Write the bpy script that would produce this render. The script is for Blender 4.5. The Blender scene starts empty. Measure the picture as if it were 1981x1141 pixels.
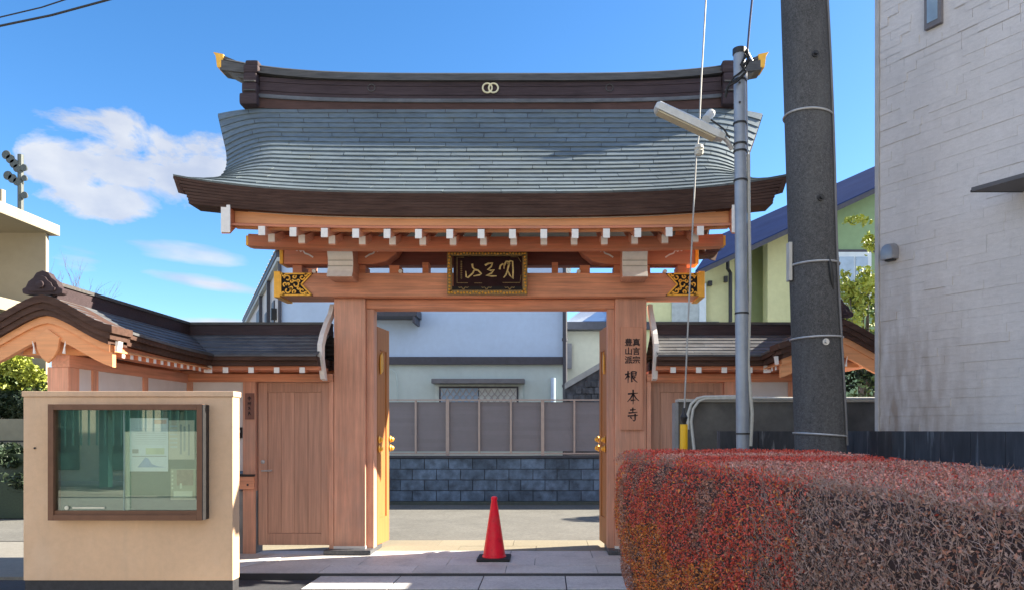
import bpy, bmesh, math, random
from mathutils import Vector, Matrix, noise as mnoise
random.seed(7)
S = bpy.context.scene
C = S.collection
R = math.radians
# ------------------------------------------------------------------ camera
EYE = 1.37
cam_d = bpy.data.cameras.new('camera'); cam = bpy.data.objects.new('camera', cam_d); C.objects.link(cam)
cam.location = (0, 0, EYE); cam.rotation_euler = (R(90), 0, 0)
cam_d.sensor_width = 36; cam_d.lens = 36*1426/1981
cam_d.shift_x = -66.5/1981; cam_d.shift_y = 261.5/1981
cam_d.clip_start = .05; cam_d.clip_end = 2000
S.camera = cam
# ------------------------------------------------------------------ light
SUN_AZ, SUN_EL = R(17), R(32)      # azimuth measured from +X towards +Y
SUN_STR, SKY_STR, EXPO = 4.4, .15, 2.1
sd = bpy.data.lights.new('sun', 'SUN'); sun = bpy.data.objects.new('sun', sd); C.objects.link(sun)
sd.energy = SUN_STR; sd.angle = R(.5); sd.color = (1, .90, .74)
sv = Vector((math.cos(SUN_AZ)*math.cos(SUN_EL), math.sin(SUN_AZ)*math.cos(SUN_EL), math.sin(SUN_EL)))
sun.rotation_euler = sv.to_track_quat('Z', 'Y').to_euler(); sun.location = (20, 8, 20)
W = bpy.data.worlds.new('World'); S.world = W; W.use_nodes = True
nt = W.node_tree; N = nt.nodes; L = nt.links; N.clear()
def nd(t, nodes=None, **k):
    n = (nodes or N).new(t)
    for a, b in k.items(): setattr(n, a, b)
    return n
sky = nd('ShaderNodeTexSky', sky_type='NISHITA', sun_disc=False, sun_elevation=SUN_EL, sun_rotation=R(90)-SUN_AZ,
         altitude=50, air_density=.8, dust_density=.4, ozone_density=2.2)
hs = nd('ShaderNodeHueSaturation'); hs.inputs['Saturation'].default_value = 1.27; hs.inputs['Value'].default_value = .47
L.new(sky.outputs[0], hs.inputs['Color'])
tc = nd('ShaderNodeTexCoord')
def vdot(v):
    n = nd('ShaderNodeVectorMath', operation='DOT_PRODUCT'); L.new(tc.outputs['Generated'], n.inputs[0]); n.inputs[1].default_value = v
    return n.outputs['Value']
def mth(op, a, b=None, clamp=False):
    n = nd('ShaderNodeMath', operation=op); n.use_clamp = clamp
    for i, x in enumerate((a, b)):
        if x is None: continue
        if isinstance(x, (int, float)): n.inputs[i].default_value = x
        else: L.new(x, n.inputs[i])
    return n.outputs[0]
def cloud(px, py, wx, wy, tilt=0, gain=1.0):
    d = Vector(((px-1057)/1426, 1, (832-py)/1426)); k = d.length; d.normalize()
    r = d.cross(Vector((0, 0, 1))).normalized(); u = r.cross(d).normalized()
    r2 = r*math.cos(tilt)+u*math.sin(tilt); u2 = -r*math.sin(tilt)+u*math.cos(tilt)
    a = mth('MULTIPLY', vdot(r2), 1426*k/wx); b = mth('MULTIPLY', vdot(u2), 1426*k/wy)
    e = mth('ADD', mth('MULTIPLY', a, a), mth('MULTIPLY', b, b))
    m = mth('SUBTRACT', 1.0, e)
    m = mth('MAXIMUM', m, -1.0)
    front = mth('GREATER_THAN', vdot(d), 0.2)
    return mth('MULTIPLY', mth('ADD', m, 1.0), mth('MULTIPLY', front, gain))   # 0..2
def wnoise(scale, sc, det=8, rough=.6, dist=0):
    mp = nd('ShaderNodeMapping'); L.new(tc.outputs['Generated'], mp.inputs[0]); mp.inputs['Scale'].default_value = sc
    n = nd('ShaderNodeTexNoise'); L.new(mp.outputs[0], n.inputs['Vector'])
    n.inputs['Scale'].default_value = scale; n.inputs['Detail'].default_value = det; n.inputs['Roughness'].default_value = rough
    n.inputs['Distortion'].default_value = dist
    return n.outputs['Fac']
nz = wnoise(10, (1, 1, 1.8), 10, .6, .35)
ell = [cloud(255, 300, 175, 80, R(8)), cloud(170, 385, 135, 42, R(6)), cloud(120, 320, 90, 80), cloud(350, 330, 105, 75, R(-14)), cloud(240, 245, 60, 40)]
acc = ell[0]
for e in ell[1:]: acc = mth('MAXIMUM', acc, e)
t1 = mth('ADD', mth('MULTIPLY', mth('SUBTRACT', nz, .5), 4.4), mth('SUBTRACT', acc, 1.10))
m1 = mth('MULTIPLY', t1, 1.9, True)
nz2 = wnoise(9, (1, 1, 5), 6, .55, .2)
st = [cloud(375, 492, 120, 24, R(-3)), cloud(395, 545, 120, 17, R(-5)), cloud(430, 625, 130, 14, 0), cloud(150, 490, 90, 60, R(60), .62)]
acc = st[0]
for e in st[1:]: acc = mth('MAXIMUM', acc, e)
t2 = mth('ADD', mth('MULTIPLY', mth('SUBTRACT', nz2, .5), 1.8), mth('SUBTRACT', acc, 1.25))
m2 = mth('MULTIPLY', t2, 1.25, True)
# unseen cloud added behind the camera for fill, with a low bank at the horizon
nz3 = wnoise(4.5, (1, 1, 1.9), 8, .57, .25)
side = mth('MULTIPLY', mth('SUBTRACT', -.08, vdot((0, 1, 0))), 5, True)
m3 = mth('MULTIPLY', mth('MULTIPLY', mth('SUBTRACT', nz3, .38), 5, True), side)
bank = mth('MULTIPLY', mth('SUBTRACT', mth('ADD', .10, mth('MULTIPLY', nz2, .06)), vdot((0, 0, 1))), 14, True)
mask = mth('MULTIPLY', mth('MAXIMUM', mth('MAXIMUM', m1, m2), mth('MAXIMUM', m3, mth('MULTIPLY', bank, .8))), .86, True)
shade = wnoise(11, (1, 1, 1.6), 5, .5)
cr = nd('ShaderNodeValToRGB'); L.new(shade, cr.inputs[0])
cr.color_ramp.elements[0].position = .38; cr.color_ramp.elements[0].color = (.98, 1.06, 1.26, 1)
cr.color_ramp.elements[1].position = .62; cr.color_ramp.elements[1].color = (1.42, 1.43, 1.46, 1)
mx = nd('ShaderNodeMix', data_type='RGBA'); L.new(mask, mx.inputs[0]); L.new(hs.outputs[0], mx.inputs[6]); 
bright = nd('ShaderNodeVectorMath', operation='SCALE'); L.new(cr.outputs[0], bright.inputs[0])       # added clouds behind the camera are brightened for more fill
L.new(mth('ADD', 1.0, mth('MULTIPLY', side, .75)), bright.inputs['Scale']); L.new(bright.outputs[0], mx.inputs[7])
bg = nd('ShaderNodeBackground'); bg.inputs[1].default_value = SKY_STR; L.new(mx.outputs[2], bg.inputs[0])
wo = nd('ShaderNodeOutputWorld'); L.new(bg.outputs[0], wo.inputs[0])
S.view_settings.view_transform = 'Standard'; S.view_settings.look = 'None'
S.view_settings.exposure = EXPO; S.view_settings.gamma = 1
try: S.view_settings.use_curve_mapping = False
except Exception: pass

# ------------------------------------------------------------------ materials
MATS = {}
def M(name, col, rough=.6, var=.15, scale=8, st=(1, 1, 1), bump=.0, metal=0, rand=0, fine=0, big=0, spec=.5, col2=None, bscale=None, coat=0):
    if name in MATS: return MATS[name]
    m = bpy.data.materials.new(name); m.use_nodes = True; n = m.node_tree.nodes; l = m.node_tree.links
    b = n['Principled BSDF']; b.inputs['Roughness'].default_value = rough; b.inputs['Metallic'].default_value = metal
    b.inputs['Specular IOR Level'].default_value = spec; b.inputs['Coat Weight'].default_value = coat
    geo = n.new('ShaderNodeNewGeometry'); mp = n.new('ShaderNodeMapping'); l.new(geo.outputs['Position'], mp.inputs[0]); mp.inputs['Scale'].default_value = st
    nz = n.new('ShaderNodeTexNoise'); l.new(mp.outputs[0], nz.inputs['Vector']); nz.inputs['Scale'].default_value = scale; nz.inputs['Detail'].default_value = 6
    nz.inputs['Roughness'].default_value = .6
    mr = n.new('ShaderNodeMapRange'); l.new(nz.outputs['Fac'], mr.inputs[0]); mr.inputs[1].default_value = .3; mr.inputs[2].default_value = .7
    mx = n.new('ShaderNodeMix'); mx.data_type = 'RGBA'; l.new(mr.outputs[0], mx.inputs[0])
    c2 = col2 or tuple(min(1, c*(1+var)) for c in col)
    c1 = col if col2 else tuple(c*(1-var) for c in col)
    mx.inputs[6].default_value = (*c1, 1); mx.inputs[7].default_value = (*c2, 1)
    out = mx.outputs[2]
    def mulv(out, fac_out, lo, hi, a=.3, bb=.7):
        r = n.new('ShaderNodeMapRange'); l.new(fac_out, r.inputs[0]); r.inputs[1].default_value = a; r.inputs[2].default_value = bb
        r.inputs[3].default_value = lo; r.inputs[4].default_value = hi
        v = n.new('ShaderNodeVectorMath'); v.operation = 'SCALE'; l.new(out, v.inputs[0]); l.new(r.outputs[0], v.inputs['Scale'])
        return v.outputs[0]
    if fine:
        f = n.new('ShaderNodeTexNoise'); l.new(geo.outputs['Position'], f.inputs['Vector']); f.inputs['Scale'].default_value = 180; f.inputs['Detail'].default_value = 3
        out = mulv(out, f.outputs['Fac'], 1-fine, 1+fine)
    if big:
        f = n.new('ShaderNodeTexNoise'); l.new(geo.outputs['Position'], f.inputs['Vector']); f.inputs['Scale'].default_value = 1.3; f.inputs['Detail'].default_value = 5
        out = mulv(out, f.outputs['Fac'], 1-big, 1+big)
    if rand:
        oi = n.new('ShaderNodeObjectInfo'); out = mulv(out, oi.outputs['Random'], 1-rand, 1+rand, 0, 1)
    l.new(out, b.inputs['Base Color'])
    if bump:
        bp = n.new('ShaderNodeBump'); bp.inputs['Strength'].default_value = min(1, bump*20); bp.inputs['Distance'].default_value = bump
        if bscale:
            f = n.new('ShaderNodeTexNoise'); l.new(geo.outputs['Position'], f.inputs['Vector']); f.inputs['Scale'].default_value = bscale; f.inputs['Detail'].default_value = 4
            l.new(f.outputs['Fac'], bp.inputs['Height'])
        else: l.new(nz.outputs['Fac'], bp.inputs['Height'])
        l.new(bp.outputs[0], b.inputs['Normal'])
    MATS[name] = m
    return m
WOODC = (.70, .35, .23)
woodV = M('wood_upright', WOODC, .62, .19, 3, (14, 14, .7), .002, rand=.09, big=.2)
woodX = M('wood_lengthwise', (.72, .315, .18), .62, .26, 3, (.7, 14, 14), .002, rand=.09, big=.2)
woodY = M('wood_depthwise', WOODC, .62, .16, 3, (14, .7, 14), .002, rand=.09, big=.2)
woodR = M('wood_reddish', (.62, .22, .11), .6, .16, 3, (.7, 14, 14), .002, rand=.06, big=.1)
woodD = M('wood_side_door', (.50, .275, .19), .6, .2, 3, (16, 16, .6), .002, rand=.1)
woodO = M('wood_orange', (.74, .34, .15), .6, .14, 3, (.8, 12, 12), .002, big=.08)
woodL = M('wood_door_leaf', (.40, .155, .042), .55, .15, 3, (14, 14, .7), .002)
shing = M('copper_shingle', (.165, .205, .225), .58, .25, 9, (1, 6, 6), .0015, metal=.35, rand=.09, big=.12)
shingW = M('wall_roof_copper', (.10, .105, .115), .6, .3, 7, (1, 1, 3), .0015, metal=.2, rand=.15, big=.2)
fascD = M('dark_brown_copper', (.075, .042, .032), .75, .3, 5, (1, 8, 8), .001, big=.25, spec=.15)
ridgeM = M('ridge_copper', (.055, .038, .042), .7, .3, 5, (1, 8, 20), .001, big=.2, spec=.2)
ridgeB = M('ridge_red_band', (.075, .042, .036), .7, .25, 5, (1, 8, 8), .001, big=.2, spec=.2)
capM = M('ridge_cap_copper', (.085, .082, .08), .6, .3, 5, (1, 8, 8), .001, spec=.3)
whiteP = M('white_paint', (.84, .81, .76), .6, .06, 20, big=.06)
creamP = M('cream_batten', (.62, .54, .44), .6, .1, 20)
plaster = M('white_plaster', (.74, .74, .75), .8, .05, 6, bump=.0008, bscale=80, big=.04)
gold = M('gilt_metal', (.92, .46, .06), .38, .12, 20, metal=.45, bump=.001)
goldD = M('aged_gold', (.26, .17, .06), .5, .4, 60, metal=.3, bump=.002)
blackL = M('black_lacquer', (.014, .010, .010), .5, .2, 20, spec=.2)
maroon = M('dark_maroon_board', (.026, .008, .010), .6, .2, 20, spec=.15)
ink = M('black_ink', (.03, .018, .02), .7, .2, 40)
asph = M('asphalt', (.04, .042, .05), .9, .25, 30, fine=.35, big=.2, bump=.002, bscale=160)
asphL = M('light_asphalt', (.135, .132, .118), .9, .22, 25, fine=.3, big=.12, bump=.002, bscale=140)
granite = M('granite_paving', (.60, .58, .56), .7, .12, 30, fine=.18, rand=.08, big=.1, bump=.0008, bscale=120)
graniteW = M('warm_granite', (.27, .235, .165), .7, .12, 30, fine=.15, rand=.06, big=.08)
stoneD = M('dark_base_stone', (.07, .075, .085), .5, .3, 40, fine=.3)
conc = M('concrete', (.26, .26, .26), .85, .18, 6, big=.2, fine=.12, bump=.001, bscale=90)
cream = M('cream_render', (.64, .44, .285), .85, .05, 20, fine=.06, big=.09, bump=.0015, bscale=140)
plinthM = M('dark_plinth', (.03, .03, .035), .7, .3, 30, fine=.2)
brown = M('bronze_frame', (.17, .085, .05), .55, .12, 10, (1, 1, 1), spec=.3)
blackM = M('black_metal', (.02, .02, .022), .5, .2, 20)
greyM = M('grey_painted_steel', (.30, .34, .40), .45, .1, 10, metal=.2, big=.12)
galv = M('galvanised', (.50, .50, .50), .45, .15, 30, metal=.5)
cableW = M('pale_cable', (.55, .55, .50), .6, .1, 30)
poleC = M('pole_concrete', (.075, .075, .078), .9, .35, 60, fine=.45, big=.18, bump=.0012, bscale=130)
yellow = M('yellow_plastic', (.85, .48, .01), .4, .05, 20)
coneR = M('cone_red', (.92, .008, .035), .4, .06, 10, big=.08)
rubber = M('black_rubber', (.015, .015, .016), .7, .2, 20)
lampW = M('lamp_enamel', (.55, .56, .54), .4, .1, 20)
lampG = M('lamp_diffuser', (.50, .44, .30), .3, .1, 8)
# building wall tile
tile = M('pale_wall_tile', (.60, .575, .57), .8, .07, 20, (1, 1, 3), .0015, rand=.015, fine=.06, big=.08, bscale=60)
# light brown dirt low on the tiled wall, part of the material
def add_stain(m, cx, cy, z0, z1, col):
    n = m.node_tree.nodes; l = m.node_tree.links; b = n['Principled BSDF']
    src = b.inputs['Base Color'].links[0].from_socket
    g = n.new('ShaderNodeNewGeometry'); sp = n.new('ShaderNodeSeparateXYZ'); l.new(g.outputs['Position'], sp.inputs[0])
    def mr(sock, a, bb, lo, hi):
        r = n.new('ShaderNodeMapRange'); l.new(sock, r.inputs[0]); r.inputs[1].default_value = a; r.inputs[2].default_value = bb; r.inputs[3].default_value = lo; r.inputs[4].default_value = hi
        return r.outputs[0]
    fz = mr(sp.outputs['Z'], z0, z1, 1, 0); fx = mr(sp.outputs['X'], cx, cy, 1, 0)
    mp = n.new('ShaderNodeMapping'); l.new(g.outputs['Position'], mp.inputs[0]); mp.inputs['Scale'].default_value = (9, 9, 2.2)
    nz = n.new('ShaderNodeTexNoise'); l.new(mp.outputs[0], nz.inputs['Vector']); nz.inputs['Scale'].default_value = 1.6; nz.inputs['Detail'].default_value = 6
    a = n.new('ShaderNodeMath'); a.operation = 'MULTIPLY'; l.new(fz, a.inputs[0]); l.new(fx, a.inputs[1])
    c = n.new('ShaderNodeMath'); c.operation = 'MULTIPLY'; l.new(a.outputs[0], c.inputs[0]); l.new(mr(nz.outputs['Fac'], .35, .65, .1, 1), c.inputs[1])
    mx = n.new('ShaderNodeMix'); mx.data_type = 'RGBA'; l.new(c.outputs[0], mx.inputs[0]); l.new(src, mx.inputs[6]); mx.inputs[7].default_value = (*col, 1)
    l.new(mx.outputs[2], b.inputs['Base Color'])
add_stain(tile, 2.5, 2.95, 1.25, 2.9, (.27, .20, .155))
wallD = M('dark_block_wall', (.055, .058, .066), .75, .35, 6, (3, 3, .7), .001, rand=.1, big=.25)
def add_streaks(m, col, amt=.6):
    n = m.node_tree.nodes; l = m.node_tree.links; b = n['Principled BSDF']
    src = b.inputs['Base Color'].links[0].from_socket
    g = n.new('ShaderNodeNewGeometry'); mp = n.new('ShaderNodeMapping'); l.new(g.outputs['Position'], mp.inputs[0]); mp.inputs['Scale'].default_value = (11, 11, 1.6)
    nz = n.new('ShaderNodeTexNoise'); l.new(mp.outputs[0], nz.inputs['Vector']); nz.inputs['Scale'].default_value = 1.5; nz.inputs['Detail'].default_value = 5
    r = n.new('ShaderNodeMapRange'); l.new(nz.outputs['Fac'], r.inputs[0]); r.inputs[1].default_value = .60; r.inputs[2].default_value = .70; r.inputs[4].default_value = amt
    mx = n.new('ShaderNodeMix'); mx.data_type = 'RGBA'; l.new(r.outputs[0], mx.inputs[0]); l.new(src, mx.inputs[6]); mx.inputs[7].default_value = (*col, 1)
    l.new(mx.outputs[2], b.inputs['Base Color'])
add_streaks(wallD, (.34, .36, .38))
wallG = M('weathered_concrete_wall', (.115, .11, .10), .85, .3, 5, (1, 1, 1), .001, big=.3, fine=.15)
blockB = M('blue_grey_block', (.09, .135, .20), .8, .5, 7, (1, 1, 1), .003, rand=.22, big=.35, fine=.15)
fenceP = M('fence_slat_grey', (.20, .19, .21), .6, .04, 8, rand=.05)
fenceF = M('fence_frame', (.42, .35, .32), .45, .08, 10, metal=.2)
houseU = M('pale_blue_render', (.48, .61, .78), .85, .04, 8, big=.04)
houseL = M('pale_green_grey_render', (.50, .58, .55), .85, .04, 8, big=.04)
houseW = M('house_side_white', (.55, .55, .55), .85, .06, 8)
trimD = M('dark_trim', (.05, .05, .065), .5, .2, 10)
roofG = M('ribbed_grey_roof', (.38, .41, .40), .6, .15, 10)
creamH = M('cream_house_wall', (.60, .58, .47), .85, .05, 8)
roofB = M('blue_grey_roof', (.022, .042, .12), .95, .12, 10, (4, 1, 1), big=.1, spec=.03)
greenL = M('light_green_wall', (.60, .60, .33), .85, .05, 8)
greenD = M('green_wall', (.24, .36, .20), .85, .05, 8)
beigeB = M('beige_building_wall', (.36, .31, .22), .85, .04, 6, big=.04)
beigeF = M('pale_fascia', (.29, .255, .185), .8, .04, 6)
winG = M('window_glass', (.30, .42, .55), .12, .2, 3, spec=.8)
winF = M('pale_window_frame', (.62, .70, .74), .5, .05, 10)
bark = M('bark', (.12, .09, .07), .9, .3, 20)
teal = M('teal_steel', (.02, .07, .07), .5, .1, 10)

# weathering: greyed, dirty or scuffed patches with a shape of their own
def add_wear(m, col, amt, scale, lo=.5, hi=.68, st=(1, 1, 1)):
    n = m.node_tree.nodes; l = m.node_tree.links; b = n['Principled BSDF']
    src = b.inputs['Base Color'].links[0].from_socket
    g = n.new('ShaderNodeNewGeometry'); mp = n.new('ShaderNodeMapping'); l.new(g.outputs['Position'], mp.inputs[0]); mp.inputs['Scale'].default_value = st
    nz = n.new('ShaderNodeTexNoise'); l.new(mp.outputs[0], nz.inputs['Vector']); nz.inputs['Scale'].default_value = scale; nz.inputs['Detail'].default_value = 7; nz.inputs['Roughness'].default_value = .65
    r = n.new('ShaderNodeMapRange'); l.new(nz.outputs['Fac'], r.inputs[0]); r.inputs[1].default_value = lo; r.inputs[2].default_value = hi; r.inputs[4].default_value = amt
    mx = n.new('ShaderNodeMix'); mx.data_type = 'RGBA'; l.new(r.outputs[0], mx.inputs[0]); l.new(src, mx.inputs[6]); mx.inputs[7].default_value = (*col, 1)
    l.new(mx.outputs[2], b.inputs['Base Color'])
for m_ in (woodV, woodD): add_wear(m_, (.42, .30, .24), .45, 1.6, st=(1, 1, .5)); add_wear(m_, (.36, .18, .125), .3, 2.2, .52, .66, (7, 7, .35))
for m_ in (woodX, woodR): add_wear(m_, (.42, .27, .19), .35, 1.6, st=(.5, 1, 1)); add_wear(m_, (.40, .15, .09), .32, 2.2, .52, .66, (.35, 7, 7))
add_wear(cream, (.44, .33, .24), .35, 1.4, .5, .75, (5, 5, .5)); add_wear(cream, (.70, .52, .37), .4, 3)
add_wear(granite, (.36, .35, .35), .5, 2.5); add_wear(granite, (.22, .21, .20), .35, 14, .6, .7)
add_wear(asphL, (.085, .083, .075), .5, 1.8, .5, .7); add_wear(asphL, (.20, .195, .175), .4, 7, .55, .7)
add_wear(asph, (.07, .072, .078), .5, 2.2)
add_wear(coneR, (.75, .10, .09), .4, 7, .52, .7); add_wear(coneR, (.30, .01, .02), .35, 12, .58, .7)
add_wear(poleC, (.13, .13, .13), .5, 2.5, .5, .7, (3, 3, .5)); add_wear(houseU, (.42, .53, .68), .5, .8); add_wear(houseL, (.42, .49, .46), .5, .9)
add_wear(shing, (.22, .245, .22), .5, 2.2, .5, .7, (1, 3, 3)); add_wear(fascD, (.11, .07, .055), .5, 3, .5, .7, (.6, 6, 6))
add_wear(tile, (.47, .45, .45), .5, 1.6, .5, .75, (2, 2, .6)); add_wear(greyM, (.36, .38, .41), .5, 5)

# ------------------------------------------------------------------ mesh builder
class MB:
    def __init__(s): s.v = []; s.f = []
    def add(s, vs, fs):
        o = len(s.v); s.v += [tuple(p) for p in vs]; s.f += [tuple(i+o for i in f) for f in fs]; return s
    def box(s, x0, x1, y0, y1, z0, z1):
        return s.add([(x0,y0,z0),(x1,y0,z0),(x1,y1,z0),(x0,y1,z0),(x0,y0,z1),(x1,y0,z1),(x1,y1,z1),(x0,y1,z1)],
                     [(3,2,1,0),(4,5,6,7),(0,1,5,4),(1,2,6,5),(2,3,7,6),(3,0,4,7)])
    def prism(s, poly, axis, a, b):
        """poly in the two other axes (x: (y,z), y: (x,z), z: (x,y)); a..b along axis"""
        def P(p, c):
            return {'x': (c, p[0], p[1]), 'y': (p[0], c, p[1]), 'z': (p[0], p[1], c)}[axis]
        n = len(poly)
        return s.add([P(p, a) for p in poly]+[P(p, b) for p in poly],
                     [tuple(range(n))[::-1], tuple(range(n, 2*n))]+[(i, (i+1) % n, n+(i+1) % n, n+i) for i in range(n)])
    def tube(s, path, r, n=8, cap=True):
        pts = [Vector(p) for p in path]; rs = r if isinstance(r, (list, tuple)) else [r]*len(pts)
        rings = []; prev = None
        for i, p in enumerate(pts):
            d = (pts[min(i+1, len(pts)-1)]-pts[max(i-1, 0)]).normalized()
            if prev is None:
                a = d.orthogonal().normalized()
            else: a = (prev-d*prev.dot(d)).normalized()
            prev = a; b = d.cross(a)
            rings.append([p+(a*math.cos(2*math.pi*k/n)+b*math.sin(2*math.pi*k/n))*rs[i] for k in range(n)])
        vs = [q for r_ in rings for q in r_]; fs = []
        for i in range(len(pts)-1):
            for k in range(n): fs.append((i*n+k, i*n+(k+1) % n, (i+1)*n+(k+1) % n, (i+1)*n+k))
        if cap: fs += [tuple(range(n))[::-1], tuple(range((len(pts)-1)*n, len(pts)*n))]
        return s.add(vs, fs)
    def lathe(s, prof, c=(0, 0, 0), n=20, axis='z'):
        vs = []; fs = []
        for r, h in prof:
            for k in range(n):
                a = 2*math.pi*k/n; x, y = r*math.cos(a), r*math.sin(a)
                p = {'z': (x, y, h), 'y': (x, h, y), 'x': (h, x, y)}[axis]
                vs.append((c[0]+p[0], c[1]+p[1], c[2]+p[2]))
        for i in range(len(prof)-1):
            for k in range(n): fs.append((i*n+k, i*n+(k+1) % n, (i+1)*n+(k+1) % n, (i+1)*n+k))
        fs += [tuple(range(n))[::-1], tuple(range((len(prof)-1)*n, len(prof)*n))]
        return s.add(vs, fs)
    def grid(s, f, nu, nv, thick=None):
        vs = [f(i/nu, j/nv) for j in range(nv+1) for i in range(nu+1)]
        fs = [(j*(nu+1)+i, j*(nu+1)+i+1, (j+1)*(nu+1)+i+1, (j+1)*(nu+1)+i) for j in range(nv) for i in range(nu)]
        if thick:
            m = len(vs); off = Vector(thick)
            vs += [tuple(Vector(v)+off) for v in vs]
            fs += [tuple(i+m for i in q)[::-1] for q in fs]
            w = nu+1
            ring = list(range(w))+[j*w+nu for j in range(1, nv+1)]+[nv*w+i for i in range(nu-1, -1, -1)]+[j*w for j in range(nv-1, 0, -1)]
            fs += [(ring[k], ring[(k+1) % len(ring)], ring[(k+1) % len(ring)]+m, ring[k]+m) for k in range(len(ring))]
        return s.add(vs, fs)
    def build(s, name, mat, parent=None, smooth=False, bevel=0, recalc=True):
        o0 = Vector((0, 0, 0)); p = parent
        while p is not None: o0 += p.location; p = p.parent
        me = bpy.data.meshes.new(name); me.from_pydata([(v[0]-o0.x, v[1]-o0.y, v[2]-o0.z) for v in s.v], [], s.f)
        if recalc or bevel:
            bm = bmesh.new(); bm.from_mesh(me)
            if bevel:
                es = [e for e in bm.edges if len(e.link_faces) == 2 and e.calc_face_angle(0) > .6]
                bmesh.ops.bevel(bm, geom=es, offset=bevel, segments=2, affect='EDGES', profile=.6)
            bmesh.ops.recalc_face_normals(bm, faces=bm.faces); bm.to_mesh(me); bm.free()
        if smooth:
            for q in me.polygons: q.use_smooth = True
            if smooth != 'all':
                try: me.set_sharp_from_angle(angle=R(40))
                except Exception: pass
        me.materials.append(mat); o = bpy.data.objects.new(name, me); C.objects.link(o)
        if parent: o.parent = parent
        return o
def thing(name, loc, label, cat, group=None):
    o = bpy.data.objects.new(name, None); C.objects.link(o); o.location = loc; o.empty_display_size = .2
    return tag(o, label, cat, group)
def tag(o, label, cat, group=None, kind=None):
    o['label'] = label; o['category'] = cat
    if group: o['group'] = group
    if kind: o['kind'] = kind
    return o
def struct(o): o['kind'] = 'structure'; return o
def stuff(o): o['kind'] = 'stuff'; return o
def box(name, mat, parent, x0, x1, y0, y1, z0, z1, bevel=0):
    return MB().box(min(x0,x1), max(x0,x1), min(y0,y1), max(y0,y1), z0, z1).build(name, mat, parent, bevel=bevel)
def at(px, py, Y): return ((px-1057)/1426*Y, Y, EYE+(832-py)/1426*Y)
def ribbon(mb, pts, w, org, ux, uz, th=.004, nrm=(0, -1, 0), taper=True):
    """brush stroke: pts in local units laid on a plane org + a*ux + b*uz"""
    P = [Vector((a, b)) for a, b in pts]
    if len(P) == 2: P = [P[0], (P[0]+P[1])/2, P[1]]
    Lf = []; Rt = []
    for i, p in enumerate(P):
        d = (P[min(i+1, len(P)-1)]-P[max(i-1, 0)]).normalized(); nrm2 = Vector((-d.y, d.x))
        k = 1.0
        if taper: k = (1.15 if i == 0 else (.45 if i == len(P)-1 else .85))
        Lf.append(p+nrm2*w*k/2); Rt.append(p-nrm2*w*k/2)
    org = Vector(org); ux = Vector(ux); uz = Vector(uz); nn = Vector(nrm)*th
    def T(q): return org+ux*q.x+uz*q.y
    vs = []
    for a, b in zip(Lf, Rt): vs += [T(a), T(b), T(a)+nn, T(b)+nn]
    fs = []
    for i in range(len(P)-1):
        o = i*4
        fs += [(o+2, o+3, o+7, o+6), (o, o+2, o+6, o+4), (o+1, o+5, o+7, o+3), (o, o+4, o+5, o+1)]
    e = (len(P)-1)*4
    fs += [(0, 1, 3, 2), (e, e+2, e+3, e+1)]
    mb.add(vs, fs)
def glyphs(text, name, mat, parent, x, y, z, size, bold=.0, extr=.002):
    cu = bpy.data.curves.new('txt', 'FONT'); cu.body = text; cu.size = size; cu.extrude = extr; cu.offset = bold
    cu.align_x = 'CENTER'; cu.align_y = 'CENTER'; cu.resolution_u = 3
    t = bpy.data.objects.new('txt', cu); C.objects.link(t); bpy.context.view_layer.update()
    dg = bpy.context.evaluated_depsgraph_get(); me = bpy.data.meshes.new_from_object(t.evaluated_get(dg))
    bpy.data.objects.remove(t)
    o0 = Vector((0, 0, 0)); p = parent
    while p is not None: o0 += p.location; p = p.parent
    me.transform(Matrix.Translation(Vector((x, y, z))-o0) @ Matrix.Rotation(R(90), 4, 'X'))
    me.materials.clear(); me.materials.append(mat)
    o = bpy.data.objects.new(name, me); C.objects.link(o); o.parent = parent
    return o

# ================================================================== GROUND
g = MB().add([(-400,-400,-.16),(400,-400,-.16),(400,600,-.16),(-400,600,-.16)], [(0,1,2,3)]).build('ground', M('earth', (.28,.26,.22), .9, .2, 2, big=.2)); struct(g)
rd = MB().box(-40, 40, 5.6, 7.0, -.3, -.05).build('road', asph); struct(rd)
rd = MB().box(-40, 40, -4.5, 5.598, -.3, -.052).build('road', M('pale_road', (.30, .285, .255), .9, .15, 20, fine=.2)); struct(rd)
yd = MB().box(-40, 40, 9.23, 30, -.3, -.012).build('yard', asphL); struct(yd)
# side strips of yard either side of the gate paving (lit ground left, behind the display wall)
st_ = MB().box(-40, -4.62, 7.002, 9.228, -.3, -.02).build('yard', M('pale_ground', (.20, .19, .165), .9, .12, 20, fine=.2)); struct(st_)
st_ = MB().box(1.95, 40, 7.002, 9.228, -.3, -.02).build('yard', asphL); struct(st_)
# gate paving: slabs one by one
pv = MB().box(-4.6, 1.93, 7.10, 9.22, -.3, -.012).build('pavement', M('paving_bed', (.10, .10, .11), .9, .2, 30)); struct(pv)
for r_, (y0, y1) in enumerate([(7.10, 7.50), (7.504, 7.95), (7.954, 8.40), (8.404, 8.75), (8.754, 9.22)]):
    x = -4.6 + (0.28 if r_ % 2 else 0)-.3
    while x < 1.9:
        x1 = min(x+.9, 1.93); xa = max(x, -4.6)
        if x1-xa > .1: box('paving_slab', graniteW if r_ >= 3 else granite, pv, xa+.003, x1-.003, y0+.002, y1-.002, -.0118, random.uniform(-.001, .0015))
        x += .9
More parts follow.
